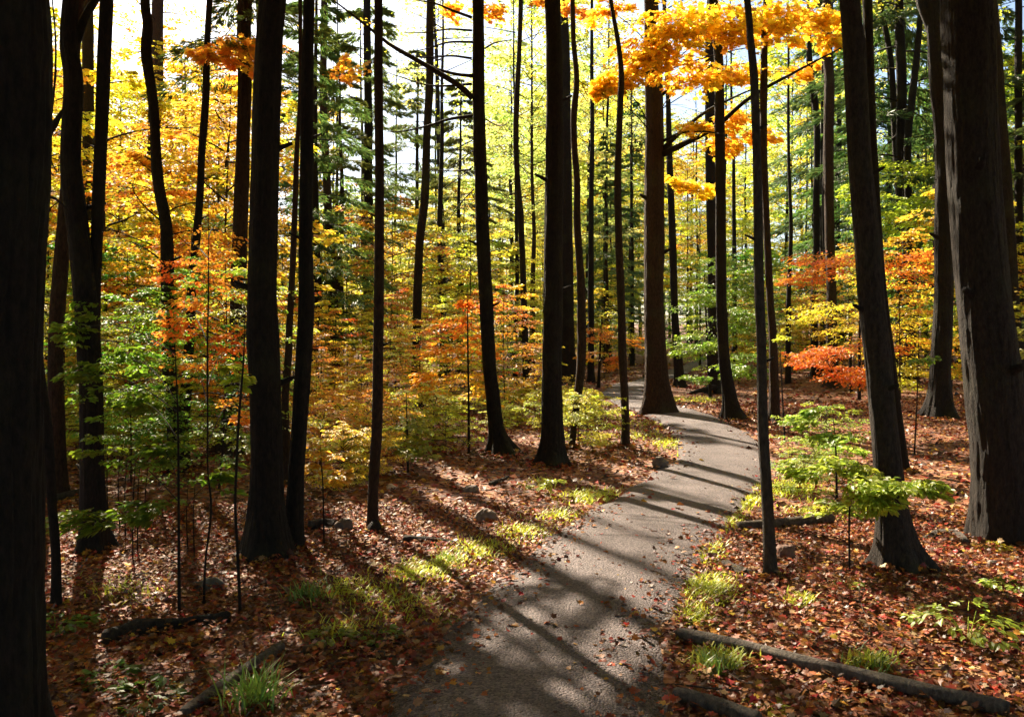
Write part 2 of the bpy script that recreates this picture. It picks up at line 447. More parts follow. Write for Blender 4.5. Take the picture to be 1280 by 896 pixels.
mb = MB()                                                         # broken twigs lying about
for k in range(420):
    x, y = scatter(1, 2.4, 13, .75)
    if path_gap(x, y)[0] < .05: continue
    a = R.random() * 6.283; L = .06 + .30 * R.random() ** 2; t = np.linspace(-.5, .5, 4)
    X = x + math.cos(a) * t * L + R.normal(0, .012, 4); Y = y + math.sin(a) * t * L + R.normal(0, .012, 4)
    add_tube(mb, np.stack([X, Y, ground_h(X, Y) + .028 + .02 * R.random()], -1), np.linspace(.004, .002, 4) * (.6 + R.random()), 4, 0)
kind(link('forest_debris', mb.mesh('forest_debris', [FINEBARK]), None, None, (.07, .05, .04)), 'stuff')

# ------------------------------------------------------------------ trunks
def trunk_mesh(P, r, sides, seed, flare=1.0, rough=.05, roots=5, step=.08):
    """P bottom to top (k,3) relative to the base, r (k,)."""
    P4 = np.concatenate([np.asarray(P, float), np.asarray(r, float)[:, None]], 1)
    L = np.linalg.norm(np.diff(P4[:, :3], axis=0), axis=1).sum()
    n = int(np.clip(L / step, 12, 260))
    Q = smooth_path(P4, n)
    # closer rings near the base
    tt = np.linspace(0, 1, n) ** 1.35
    Q = np.stack([np.interp(tt, np.linspace(0, 1, n), Q[:, k]) for k in range(4)], -1)
    z = Q[:, 2]; rad = np.maximum(Q[:, 3], .002)
    r0 = rad[0]
    th = np.arange(sides) * 2 * math.pi / sides
    ph = seed * 1.7
    f = np.exp(-np.clip(z, -.05, 9) / (1.9 * r0 + .02))[:, None]
    lob = (.5 + .5 * np.cos(roots * th + ph + .6 * np.sin(2 * th + seed))) ** 1.5
    lob2 = .5 + .5 * np.cos((roots - 2) * th - ph * 2)
    dsp = 1 + .62 * flare * f * (.10 + 1.15 * lob[None] * f ** 1.3 + .45 * lob2[None] * f)
    pn = np.stack([np.cos(th)[None] * 1.3 + seed * 5 + 0 * z[:, None], np.sin(th)[None] * 1.3 + 0 * z[:, None], (z * 1.1 / max(.5, (r0 * 6)))[:, None] + 0 * th[None]], -1)
    pf = np.stack([np.cos(th)[None] * 5 + seed * 5 + 0 * z[:, None], np.sin(th)[None] * 5 + 0 * z[:, None], (z * 5)[:, None] + 0 * th[None]], -1)
    dsp = dsp * (1 + rough * 1.6 * fbm(pn, 2) + rough * .55 * fbm(pf, 3) - rough * .9 * np.clip(1 - 3 * np.abs(vnoise(pf * np.array([1.5, 1.5, .45]))), 0, 1))
    mb = MB(); add_tube(mb, Q[:, :3], rad, sides, 0, dsp)
    return mb, Q

def px_trunk(pts, d, seed, top=12.0, flare=1.0, sides=None, rough=.05, roots=5, lean=0.0, base=None):
    """pts: photo (x, y, width) top to bottom; last one is at the ground. LEAN: how much nearer the top is, m per m. Returns base, MB, centre line."""
    pts = sorted(pts, key=lambda q: -q[1])
    W = [at(x, y, d) for x, y, w in pts]; r = [w / 2 * d / F for x, y, w in pts]
    b = W[0].copy(); b[2] = float(ground_h(b[0], b[1]))
    P = [w - b for w in W]; P[0][2] = 0
    P = [np.array([P[0][0], 0, -.25])] + P; r = [r[0]] + r
    if top is not None:
        z = P[-1][2]; dirn = P[-1] - P[-3] if len(P) > 3 else P[-1] - P[0]
        dirn = dirn / max(dirn[2], .2); rng = np.random.default_rng(seed)
        zz = z; p = P[-1]; k = 0
        while zz < top - .3:
            st = min(1.6, top - zz); zz += st; k += 1
            p = p + dirn * st * (.6 ** k) + np.array([rng.normal(0, .07), rng.normal(0, .07), 0]); p = p.copy(); p[2] = zz
            P.append(p); r.append(r[1] * max(.25, 1 - .75 * zz / top) if zz > z + .1 else r[-1])
        for k in range(2, len(r)): r[k] = min(r[k], r[k - 1] * 1.3)
    if top is None: r[-1] *= .3
    if sides is None: sides = int(np.clip(max(r) / d * 9000, 10, 110))
    P = np.array(P)
    dd = np.sin(P[:, 2] * .9 + seed) * .05 * np.clip(P[:, 2], 0, 1)      # trees wander in depth too
    P[:, 1] += dd
    mb, Q = trunk_mesh(P, r, sides, seed, flare, rough, roots, step=float(np.clip(d * .009, .035, .25)))
    return b, mb, Q

# ------------------------------------------------------------------ crowns shared between trees
def broad_crown(H, h0, Rr, nb, leaf, nper, seed, tpl=DIAMOND, shape=0.0, elev=(.1, .8), nsp=6, bark=None, width=.45, twigs=False, hspread=.6):
    rng = np.random.default_rng(seed); mb = MB()
    roots, azs, Ls, sl, bi = [], [], [], [], []
    for i in range(nb):
        t = (i + .5 + rng.random() * .6) / nb
        z = h0 + (H - h0) * min(t, .98) ** .9
        az = i * 2.39996 + rng.normal(0, .35)
        pr = math.sin(math.pi * min(.97, (.22 + .75 * t))) ** .7 * (1 - shape) + shape * (1 - t * .9)
        L = Rr * pr * (.65 + .6 * rng.random())
        e = elev[0] + (elev[1] - elev[0]) * t + rng.normal(0, .12)
        u = np.linspace(0, 1, 6); bw = rng.normal(.1, .45); dr = rng.uniform(.02, .42)
        p = np.stack([np.cos(az + bw * u) * u * L, np.sin(az + bw * u) * u * L, z + math.tan(e) * L * u * .8 - dr * L * u ** 2], -1)
        add_tube(mb, p, np.linspace(.007 + .006 * L, .003, 6), 4, 1, cap=False)
        b = np.clip(.5 + rng.normal(0, .16), .1, .9)
        for k in range(nsp):
            q = .25 + .75 * (k + .6 * rng.random()) / nsp
            pp = np.array([np.interp(q, u, p[:, c]) for c in range(3)])
            roots.append(pp); azs.append(az + bw * q + (.85 if k % 2 else -.85) * (1.05 - .6 * q) + rng.normal(0, .15))
            Ls.append(L * (.34 + .2 * rng.random()) + .12); sl.append(.10 + rng.normal(0, .12)); bi.append(b)
    add_sprays(mb, roots, azs, Ls, sl, nper, leaf, tpl, bi, hspread, rng, twigs=twigs, width=width)
    return mb.mesh('crown', [LEAF, TWIG])

def conifer_crown(H, h0, Rr, nb, nper, seed, leaf=.22):
    rng = np.random.default_rng(seed); mb = MB()
    roots, azs, Ls, sl = [], [], [], []
    for i in range(nb):
        t = (i + rng.random()) / nb
        z = h0 + (H - h0) * t; az = i * 2.39996 + rng.normal(0, .4)
        L = Rr * (1 - t) ** .75 * (.55 + .6 * rng.random()) + .25
        u = np.linspace(0, 1, 6)
        p = np.stack([np.cos(az) * u * L, np.sin(az) * u * L, z + .22 * L * u - .42 * L * u ** 2], -1)
        add_tube(mb, p, np.linspace(.010 + .007 * L, .003, 6), 4, 1, cap=False)
        for k in range(6):
            q = .22 + .78 * (k + .5 * rng.random()) / 6
            pp = np.array([np.interp(q, u, p[:, c]) for c in range(3)])
            roots.append(pp); azs.append(az + (.75 if k % 2 else -.75) * (1.1 - .8 * q)); Ls.append(L * (.36 - .08 * q) + .12); sl.append(-.12 + rng.normal(0, .08))
    add_sprays(mb, roots, azs, Ls, sl, nper, leaf, NEEDLE, .5, .8, rng, width=.36, thick=.025, tilt=.5, droop=.25, twigs=False, spread=.5)
    return mb.mesh('crown', [NEEDLES, TWIG])

# tall trees of 14 m, saplings of 4 m
TALL = [broad_crown(14, 2.6, 3.2, 48, .13, 64, s_, elev=(.05, .9)) for s_ in (1, 2, 3)]
SPARSE = [broad_crown(5.0, 0.0, 2.0, 14, .10, 5, s_, elev=(.3, 1.0)) for s_ in (26, 27)]   # thin upper crown, leaves kept few to let sun through
THIN = [broad_crown(14, 4.5, 2.6, 36, .13, 50, s_, elev=(.35, 1.0)) for s_ in (4, 5)]
HIGH = [broad_crown(5.0, 0.0, 2.2, 20, .11, 22, s_, elev=(.15, .9)) for s_ in (6, 7)]          # crown above a bare trunk
SAP = [broad_crown(4.0, .45, 1.25, 28, .070, 44, s_, elev=(.05, .7), nsp=5, twigs=True) for s_ in (8, 9, 10)]
SAPT = [broad_crown(4.0, .9, 1.0, 15, .072, 26, s_, elev=(.1, .7), nsp=5, twigs=True) for s_ in (12, 13)]
SHRUB = [broad_crown(1.3, .05, .85, 18, .055, 46, s_, elev=(.2, 1.0), nsp=5, twigs=True) for s_ in (14, 15)]
HEM = [conifer_crown(15, 2.0, 3.1, 60, 90, s_) for s_ in (16, 17)]
HEMHI = [conifer_crown(11, 0.3, 2.6, 38, 110, 18)]
CANOPY = [broad_crown(6.0, 0.0, 3.6, 34, .13, 60, s_, elev=(.0, .8)) for s_ in (21, 22)]  # dense out-of-view crown, made to block sky light

def pole(H, r, seed, sides=10):
    rng = np.random.default_rng(seed); z = np.linspace(-.3, H, 9)
    P = np.stack([np.cumsum(rng.normal(0, .045 * H / 14, 9)), np.cumsum(rng.normal(0, .045 * H / 14, 9)), z], -1)
    P[:2, :2] = 0
    return trunk_mesh(P, r * (1 - .85 * np.linspace(0, 1, 9)) + .004, sides, seed, .6, .05, step=.3)[0].mesh('trunk', [BARK])
POLE = [pole(14, .13, s_) for s_ in (1, 2, 3)]
POLEC = [pole(15, .17, s_) for s_ in (4, 5)]
STEM = [pole(4, .018, s_, 6) for s_ in (6, 7, 8)]
SHOOT = [pole(1.2, .010, s_, 5) for s_ in (9, 10)]

def pads_crown(trunkline, base, pads, leaf, tpl, seed, nper=46, twr=.004, branches=True, thick=.03, tilt=.38):
    """Foliage of one tree built where the photo shows it. PADS: (x, y, depth, half width, half height, sprays, hue bias)."""
    rng = np.random.default_rng(seed); mb = MB()
    for (px, py, d, hw, hh, ns, bi) in pads:
        C = at(px, py, d) - base; Rx = hw * d / F; Rz = hh * d / F
        zt = np.clip(C[2] - .25 * Rx - .1, .1, trunkline[-1, 2]); k = int(np.abs(trunkline[:, 2] - zt).argmin()); T0 = trunkline[k, :3]
        a0 = math.atan2(C[1] - T0[1], C[0] - T0[0]); dist = math.hypot(C[0] - T0[0], C[1] - T0[1])
        if branches and dist > .15:
            u = np.linspace(0, 1, 7)[:, None]
            p = T0 * (1 - u) + C * u + np.sin(u * math.pi) * np.array([0, 0, .05 * dist])
            add_tube(mb, p, np.linspace(twr * (.9 + .35 * dist), twr * .6, 7), 5, 1, cap=False)
        q = rng.normal(0, 1, (ns, 3)); q /= np.linalg.norm(q, axis=1, keepdims=True); q *= (rng.random((ns, 1)) ** .5) * .85
        root = C + q * np.array([Rx * .8, Rx * .65, Rz])
        mix = np.clip(1 - dist / (1.2 * Rx + .01), 0, 1)
        az = a0 + rng.normal(0, .55 + 1.6 * mix, ns)
        L = Rx * (.42 + .3 * rng.random(ns)) + .05
        root[:, 0] -= np.cos(az) * L * .45; root[:, 1] -= np.sin(az) * L * .45
        add_sprays(mb, root, az, L, rng.normal(.03, .1, ns), nper, leaf, tpl, np.clip(bi + rng.normal(0, .08, ns), .05, .95), .35, rng, twigs=True, twr=twr * .5, thick=thick, tilt=tilt)
    return mb.mesh('crown', [LEAF, TWIG])

def limb(name, root, pts, d, r0, r1, base, color=DARKBARK, mat=FINEBARK, sides=7):
    P = np.array([at(x, y, dd) - base for x, y, dd in pts])
    P = smooth_path(P, 18); P = P + .012 * np.stack([vnoise(P * 3 + 1), vnoise(P * 3 + 9), vnoise(P * 3 + 20)], -1)
    mb = MB(); add_tube(mb, P, np.linspace(r0, r1, 18), sides)
    return link(name, mb.mesh(name, [mat]), root, color=color)

TREES = {}
_seed = [100]
def traced(key, label, pts, d=None, top=12.0, crown=None, ccol=YGREEN, cs=1.0, bark=DARKBARK, flare=1.0, name='forest_tree', cat='tree', group=None, rough=.05, pads=None, leaf=.07, tpl=OVAL, nper=46, roots=5, cz=None, twr=.005, thick=.03, tilt=.38):
    _seed[0] += 1; sd = _seed[0]
    bx, by, _w = max(pts, key=lambda q: q[1])
    if d is None: d = float(ray_ground(bx, by)[1])
    base, mb, Q = px_trunk(pts, d, sd, top, flare, rough=rough, roots=roots)
    root = thing(name, label, cat, base, group)
    link('trunk', mb.mesh('trunk', [BARK]), root, color=bark)
    if pads:
        pads = [(p[0], p[1], d + p[2], *p[3:]) for p in pads]
        link('crown', pads_crown(Q, base, pads, leaf, tpl, sd, nper, twr, True, thick, tilt), root, color=ccol)
    if crown is not None:
        if crown is HIGH and 7.5 < d < 12.5: crown = CANOPY; cz = .88 * d; cs = .95  # dense crown above the view, put in to cut sky light
        if crown is HIGH and 12.5 <= d < 24: crown = SPARSE  # thinned so sunlight reaches the ground
        if crown is HIGH and d <= 7.5: crown = CANOPY; cs = 1.1; cz = 6.4  # unseen dense crown overhead, added to dim the sky
        me = random.choice(crown)
        zc = (Q[-1, 2] - 5.0 * cs * .75) if cz is None else cz
        k = int(np.abs(Q[:, 2] - max(zc, 0)).argmin())
        c = link('crown', me, root, (Q[k, 0], Q[k, 1], zc), ccol); c.scale = (cs, cs, cs); c.rotation_euler = (0, 0, random.random() * 6.28)
    TREES[key] = dict(root=root, base=base, Q=Q, d=d)
    return root

# ------------------------------------------------------------------ the trees that stand out in the photograph
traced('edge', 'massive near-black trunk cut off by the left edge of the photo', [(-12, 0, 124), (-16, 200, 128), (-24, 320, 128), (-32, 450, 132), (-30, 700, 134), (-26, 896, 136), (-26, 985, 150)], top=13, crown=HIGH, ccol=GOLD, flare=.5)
traced('fork', 'dark double-stemmed trunk forking behind green leaves near the huge edge trunk', [(93, 0, 18), (91, 60, 20), (96, 105, 22), (92, 200, 23), (99, 280, 25), (104, 340, 26), (109, 410, 27), (111, 500, 28), (113, 600, 29), (117, 690, 34)], top=12, crown=HIGH, ccol=GOLD)
fk = TREES['fork']
fb, fmb, _q = px_trunk([(137, 0, 16), (134, 90, 16), (131, 160, 15), (125, 270, 14), (119, 370, 15), (114, 480, 16), (113, 590, 18)], fk['d'] + .07, 77, 11.5, 0.0)
P_ = link('stem', fmb.mesh('stem', [BARK]), fk['root'], color=DARKBARK); P_.location = Vector(fb) - Vector(fk['base'])
limb('branch', fk['root'], [(96, 52, fk['d']), (104, 30, fk['d']), (113, 12, fk['d'] + .1), (124, -6, fk['d'] + .2), (150, -60, fk['d'] + .4)], None, .035, .02, fk['base'], DARKBARK, BARK)
traced('crook', 'thin crooked bare tree bending beside the huge edge trunk', [(86, 137, 5), (76, 156, 8), (66, 172, 9), (57, 198, 9), (55, 222, 10), (48, 258, 11), (49, 352, 11), (52, 450, 11), (60, 540, 12), (65, 638, 11), (69, 700, 11), (70, 762, 13)], top=None, rough=.07, flare=.5)
ck = TREES['crook']
limb('branch', ck['root'], [(48, 262, ck['d']), (66, 248, ck['d'] + .1), (86, 262, ck['d'] + .2)], None, .014, .005, ck['base'])
limb('branch', ck['root'], [(55, 222, ck['d']), (62, 150, ck['d'] + .1), (70, 60, ck['d'] + .2), (64, -10, ck['d'] + .3)], None, .009, .004, ck['base'])
limb('branch', ck['root'], [(51, 428, ck['d']), (42, 420, ck['d'] - .05), (34, 405, ck['d'] - .1)], None, .010, .004, ck['base'])
traced('rusty', 'reddish brown trunk half hidden behind the forked trunk', [(90, 60, 13), (86, 200, 14), (82, 270, 15), (78, 340, 17), (73, 450, 18), (73, 534, 19), (74, 622, 22)], top=12, crown=HIGH, ccol=GOLD, bark=BROWNBARK)
traced('snake', 'wavy slender trunk of the twin-stemmed pair rising to the bright gap', [(181, -5, 12), (184, 30, 12), (181, 65, 12), (186, 105, 12), (190, 140, 12), (192, 180, 12), (194, 215, 13), (199, 245, 14), (206, 280, 14), (208, 325, 15), (210, 380, 15), (212, 420, 15), (214, 470, 16), (219, 530, 17), (222, 588, 24)], top=13, crown=HIGH, ccol=GOLD, rough=.07)
traced('lean', 'slim dark trunk with an orange bough leaning out of the twin-stemmed pair', [(264, 0, 7), (259, 75, 8), (257, 125, 9), (251, 190, 9), (248, 245, 9), (243, 300, 10), (238, 355, 11), (236, 420, 12), (233, 480, 13), (230, 530, 14), (226, 586, 19)], top=13, crown=HIGH, ccol=(.92, .50, .04), rough=.05, leaf=.10, tpl=MAPLE, nper=16, thick=.10, tilt=.7, pads=[(285, 62, 0, 44, 14, 12, .4), (255, 70, -.4, 30, 10, 6, .4), (310, 55, .4, 26, 10, 6, .45)])
traced('mast', 'straight tan trunk standing far behind the wavy slender trunk', [(198, 0, 13), (196, 100, 14), (188, 240, 15), (180, 320, 16), (171, 380, 17), (166, 480, 20)], top=15, crown=HIGH, ccol=GOLD, bark=BROWNBARK, cs=1.2)
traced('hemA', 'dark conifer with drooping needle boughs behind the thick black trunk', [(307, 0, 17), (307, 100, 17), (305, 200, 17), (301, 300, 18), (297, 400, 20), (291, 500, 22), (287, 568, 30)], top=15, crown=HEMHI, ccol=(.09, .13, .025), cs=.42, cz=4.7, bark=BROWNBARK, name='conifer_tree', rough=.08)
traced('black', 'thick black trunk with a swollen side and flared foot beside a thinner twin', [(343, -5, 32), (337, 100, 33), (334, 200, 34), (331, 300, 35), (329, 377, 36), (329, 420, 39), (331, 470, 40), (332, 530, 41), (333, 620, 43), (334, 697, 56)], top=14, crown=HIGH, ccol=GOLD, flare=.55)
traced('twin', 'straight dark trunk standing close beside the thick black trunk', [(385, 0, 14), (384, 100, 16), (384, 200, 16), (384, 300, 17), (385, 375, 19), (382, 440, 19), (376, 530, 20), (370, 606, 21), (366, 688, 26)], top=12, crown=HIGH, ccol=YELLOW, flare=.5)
traced('slit', 'thin brown trunk seen in the slit between the black trunk and its twin', [(374, 100, 5), (370, 180, 6), (369, 210, 7), (368, 260, 7), (366, 330, 8), (363, 400, 8), (361, 455, 9), (358, 500, 9), (359, 560, 10), (360, 605, 12)], top=8, crown=HIGH, cs=.5, ccol=YELLOW, bark=BROWNBARK)
traced('brownfar', 'mid brown trunk alone against the pale needle boughs, dark at its foot', [(405, 0, 8), (404, 125, 9), (410, 250, 10), (415, 350, 12), (418, 440, 14), (419, 491, 16)], top=14, crown=HIGH, ccol=YELLOW, bark=BROWNBARK)
traced('hemB', 'far grey conifer trunk just beside the slim straight foreground pole', [(459, 0, 9), (460, 140, 10), (460, 200, 11), (461, 300, 12), (460, 450, 13), (460, 478, 16)], top=17, crown=HEMHI, ccol=(.15, .21, .04), cs=.85, cz=5.2, name='conifer_tree')
traced('pole', 'slim straight brown tree with a dark broken stub at its foot', [(474, -5, 10), (474, 100, 11), (475, 200, 11), (474, 300, 12), (473, 377, 13), (472, 430, 13), (470, 534, 14), (466, 610, 13), (466, 662, 15)], top=9, crown=HIGH, cs=.7, ccol=YELLOW, bark=BROWNBARK, rough=.03, flare=.5)
traced('grey530', 'slender grey trunk curving gently in front of the bright yellow gap', [(538, 0, 9), (537, 100, 10), (533, 176, 10), (531, 250, 10), (525, 301, 11), (522, 377, 11), (521, 430, 11), (519, 509, 14)], top=13, crown=HIGH, ccol=(.92, .52, .04), leaf=.12, tpl=MAPLE, nper=18, thick=.1, tilt=.7, pads=[(610, 8, 0, 40, 12, 9, .45), (560, 14, 0, 30, 10, 5, .45), (440, 80, .5, 36, 22, 8, .4)])
traced('grey555', 'far slender trunk standing between the curving grey trunk and the dead-branched conifer', [(545, 60, 4), (547, 115, 5), (549, 200, 6), (553, 300, 7), (557, 377, 8), (558, 452, 9)], d=34, top=16, crown=HIGH, ccol=PALE, cs=1.3)
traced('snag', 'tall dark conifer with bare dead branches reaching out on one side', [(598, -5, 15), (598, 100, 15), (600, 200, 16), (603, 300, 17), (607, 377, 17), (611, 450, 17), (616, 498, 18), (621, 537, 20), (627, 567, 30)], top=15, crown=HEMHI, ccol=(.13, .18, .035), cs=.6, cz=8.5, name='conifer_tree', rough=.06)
sn = TREES['snag']; dS = sn['d']
for pts, r0 in [([(591, 123), (575, 108), (551, 93), (518, 74), (485, 55), (452, 28), (415, 0), (395, -20)], .045), ([(591, 95), (570, 93), (540, 84), (510, 66), (480, 52)], .026),
                ([(590, 73), (565, 70), (535, 72), (505, 70)], .018), ([(590, 52), (560, 53), (535, 60), (511, 65)], .018), ([(590, 38), (560, 37), (530, 40), (506, 42)], .016),
                ([(590, 22), (567, 14), (545, 5), (520, 0), (498, -3)], .022), ([(590, 146), (560, 150), (535, 157), (510, 163), (483, 166)], .026), ([(590, 105), (560, 108), (530, 106), (484, 91)], .020),
                ([(590, 211), (565, 214), (535, 213)], .014), ([(590, 176), (572, 186), (554, 206)], .010), ([(592, 188), (576, 200), (558, 216)], .008), ([(593, 236), (578, 252), (560, 277)], .010),
                ([(592, 207), (575, 222), (556, 236)], .008), ([(606, 60), (622, 52), (640, 50)], .014), ([(607, 150), (625, 158), (636, 154)], .010)]:
    n = len(pts); off_ = random.uniform(-.9, .5)
    limb('branch', sn['root'], [(x, y, dS + off_ * k / n) for k, (x, y) in enumerate(pts)], None, r0, .005, sn['base'])
traced('thin650', 'thin pole-like trunk between the dead-branched conifer and the stout straight trunk', [(651, 0, 6), (649, 65, 6), (645, 150, 7), (646, 211, 7), (651, 276, 8), (655, 377, 8), (657, 450, 9), (659, 509, 11)], top=13, crown=HIGH, ccol=(.92, .48, .04), cs=.9, leaf=.12, tpl=MAPLE, nper=18, thick=.1, tilt=.7, pads=[(715, 10, -.6, 34, 11, 8, .4), (675, 6, -.3, 20, 8, 4, .45)])
traced('stout', 'stout straight dark trunk with spreading roots above the sunny grass patch', [(690, -5, 20), (693, 100, 22), (693, 200, 23), (692, 300, 24), (691, 377, 24), (690, 450, 24), (690, 500, 25), (690, 545, 29), (689, 581, 36)], top=15, crown=HIGH, ccol=YGREEN, flare=.8)
traced('hid706', 'dark trunk tucked right behind the stout straight trunk', [(706, 60, 12), (708, 250, 14), (710, 400, 16), (711, 462, 19)], d=26, top=15, crown=HIGH, ccol=YGREEN)
traced('curvy720', 'slender tan tree with a kinked tapering foot beside the stout straight trunk', [(716, 0, 6), (717, 50, 6), (721, 100, 7), (717, 146, 8), (718, 190, 8), (721, 226, 8), (721, 281, 9), (726, 352, 10), (727, 402, 11), (727, 449, 11), (722, 498, 10), (718, 528, 8), (715, 560, 8)], top=9, crown=HIGH, cs=.7, ccol=YGREEN, bark=BROWNBARK, flare=.2)
traced('thin770', 'slender brown trunk standing just before the big maple at the bend', [(764, 0, 5), (773, 50, 6), (777, 90, 7), (776, 126, 8), (774, 170, 8), (772, 226, 9), (773, 301, 9), (776, 377, 10), (778, 450, 10), (782, 527, 10), (781, 559, 12)], top=9, crown=HIGH, cs=.7, ccol=YGREEN, bark=BROWNBARK, flare=.5)
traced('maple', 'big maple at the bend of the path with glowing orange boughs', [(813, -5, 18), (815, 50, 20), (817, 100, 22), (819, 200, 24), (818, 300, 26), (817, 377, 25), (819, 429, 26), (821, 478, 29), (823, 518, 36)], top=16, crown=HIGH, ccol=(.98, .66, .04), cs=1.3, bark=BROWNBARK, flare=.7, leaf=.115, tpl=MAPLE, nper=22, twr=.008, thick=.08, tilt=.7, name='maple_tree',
       pads=[(775, 104, -2.4, 46, 16, 20, .5), (752, 118, -2.4, 24, 7, 7, .55), (805, 70, -2.2, 62, 28, 36, .5), (850, 35, -2.6, 66, 34, 44, .5), (905, 35, -2.2, 66, 30, 40, .5), (955, 32, -1.8, 62, 28, 36, .5), (1012, 22, -1.2, 52, 24, 24, .5), (1035, 50, -1.2, 30, 14, 8, .5), (860, 95, -2.0, 62, 18, 22, .5), (920, 92, -1.4, 50, 16, 16, .5),
             (905, 148, -.5, 46, 14, 12, .45), (945, 172, -.4, 40, 12, 9, .4), (868, 160, -.8, 34, 12, 9, .5), (900, 186, -.3, 46, 10, 10, .45), (850, 228, .5, 28, 18, 8, .6), (880, 240, .4, 26, 12, 5, .6), (762, 14, -1.5, 40, 10, 9, .4), (1000, 90, -.6, 36, 14, 6, .45)])
mp_ = TREES['maple']; dM = mp_['d']
for pts, r0 in [([(828, 193), (858, 178), (895, 158), (935, 124), (990, 92), (1051, 60)], .065), ([(829, 186), (868, 150), (905, 128), (945, 110)], .05), ([(829, 118), (850, 103), (890, 87), (930, 80)], .035), ([(830, 176), (846, 168), (872, 164), (905, 168)], .03)]:
    limb('branch', mp_['root'], [(x, y, dM - .5 * k) for k, (x, y) in enumerate(pts)], None, r0, .012, mp_['base'], DARKBARK, BARK, 9)
traced('lean845', 'leaning dark trunk beyond the bend where the path turns away', [(835, 120, 6), (837, 216, 8), (841, 301, 9), (843, 380, 9), (846, 429, 10), (850, 484, 13)], top=14, crown=HIGH, ccol=YELLOW)
traced('pairfront', 'dark trunk with a kinked lean behind green sprays, front one of a close pair', [(897, 60, 11), (899, 150, 12), (901, 250, 13), (902, 350, 13), (904, 417, 14), (906, 454, 15), (911, 490, 17), (916, 524, 24)], top=14, crown=HIGH, ccol=(.66, .33, .03))
traced('pairback', 'dark trunk with a long root on the ground, rear one of a close pair', [(888, 80, 12), (888, 200, 12), (890, 300, 13), (892, 400, 14), (894, 478, 15), (894, 491, 20)], top=15, crown=HIGH, ccol=YELLOW)
pb = TREES['pairback']; limb('root', pb['root'], [(896, 484, pb['d'] - .1), (884, 486, pb['d'] - .35), (872, 489, pb['d'] - .5), (862, 492, pb['d'] - .55)], None, .11, .04, pb['base'], DARKBARK, BARK, 9)
traced('slim950', 'slim lichen-grey sapling trunk leaning beside the path with exposed roots', [(930, -5, 8), (935, 50, 9), (940, 100, 10), (943, 166, 10), (946, 251, 11), (949, 352, 12), (953, 430, 12), (956, 534, 13), (961, 638, 14), (963, 722, 17)], top=8, crown=HIGH, cs=.6, ccol=YGREEN, bark=GREYBARK, flare=.5, rough=.04)
traced('back960', 'thin brown trunk directly behind the slim leaning sapling trunk', [(957, 25, 8), (956, 100, 9), (955, 200, 9), (958, 300, 9), (962, 380, 9), (966, 430, 10), (968, 529, 14)], top=11, crown=HIGH, cs=.9, ccol=(.6, .33, .03), bark=BROWNBARK)
traced('red1035', 'straight dark reddish trunk rising above the rust-coloured sprays', [(1036, 0, 13), (1033, 50, 12), (1036, 100, 12), (1035, 176, 12), (1037, 251, 12), (1038, 306, 12), (1039, 372, 12), (1040, 484, 16)], top=15, crown=HIGH, ccol=YGREEN, bark=BROWNBARK)
traced('far1018', 'bent dark trunk behind the straight reddish one', [(1013, 85, 8), (1021, 150, 8), (1020, 251, 8), (1021, 311, 8), (1018, 382, 8), (1019, 462, 10)], d=29, top=16, crown=HIGH, ccol=YGREEN)
traced('beech', 'sunlit-edged leaning beech trunk with wide flared foot beside the green spray', [(1064, -5, 25), (1070, 50, 27), (1073, 100, 27), (1079, 200, 28), (1088, 301, 31), (1092, 377, 31), (1099, 450, 32), (1102, 500, 31), (1107, 560, 33), (1113, 630, 37), (1120, 680, 46), (1124, 712, 56)], top=11, crown=HIGH, ccol=YGREEN, bark=(.048, .036, .029), flare=.75, rough=.035, roots=6)
traced('behindbeech', 'thin stem half hidden behind the leaning beech trunk', [(1082, -5, 12), (1084, 60, 11), (1092, 200, 9), (1104, 340, 8), (1116, 440, 8), (1123, 509, 9), (1131, 590, 12)], top=8, crown=HIGH, cs=.6, ccol=YGREEN, flare=.5)
traced('tri1', 'first of three far trunks fanning out above the green maple', [(1104, 25, 6), (1110, 60, 7), (1114, 90, 7), (1121, 186, 9), (1126, 300, 10), (1126, 480, 14)], d=27, top=16, crown=HIGH, ccol=PALE)
traced('tri2', 'middle one of three far trunks fanning out above the green maple', [(1124, 0, 10), (1126, 100, 12), (1127, 186, 12), (1131, 300, 13), (1132, 482, 17)], d=26, top=17, crown=HEMHI, ccol=(.07, .12, .03), cs=1.3, cz=6)
traced('tri3', 'third of three far trunks fanning out, bending away from the middle one', [(1152, 0, 6), (1149, 45, 7), (1139, 125, 9), (1134, 186, 9), (1137, 300, 10), (1138, 484, 14)], d=25.5, top=15, crown=HIGH, ccol=PALE)
traced('fork1170', 'tall dark trunk forked at the top with a flared foot in the clearing', [(1164, -5, 19), (1168, 40, 20), (1172, 100, 21), (1178, 150, 21), (1182, 200, 21), (1181, 301, 22), (1180, 367, 22), (1174, 474, 24), (1173, 522, 32)], top=15, crown=HIGH, ccol=YGREEN)
f7 = TREES['fork1170']; limb('stem', f7['root'], [(1168, 46, f7['d']), (1160, 25, f7['d']), (1152, 4, f7['d']), (1146, -40, f7['d'] + .2), (1140, -120, f7['d'] + .4)], None, .10, .05, f7['base'], DARKBARK, BARK, 10)
traced('column', 'big rough-barked column of a trunk with a bright sunlit edge', [(1211, -5, 61), (1216, 100, 60), (1221, 200, 59), (1227, 300, 60), (1232, 377, 61), (1236, 430, 64), (1241, 500, 65), (1247, 560, 66), (1252, 638, 72), (1254, 676, 77)], top=14, crown=HIGH, ccol=YGREEN, bark=(.036, .027, .022), flare=.25, rough=.04)
traced('behindcol', 'dark trunk leaning out from behind the big rough-barked column', [(1244, 40, 14), (1250, 150, 14), (1257, 251, 15), (1264, 342, 16), (1272, 440, 17), (1277, 500, 22)], top=15, crown=HIGH, ccol=YGREEN)
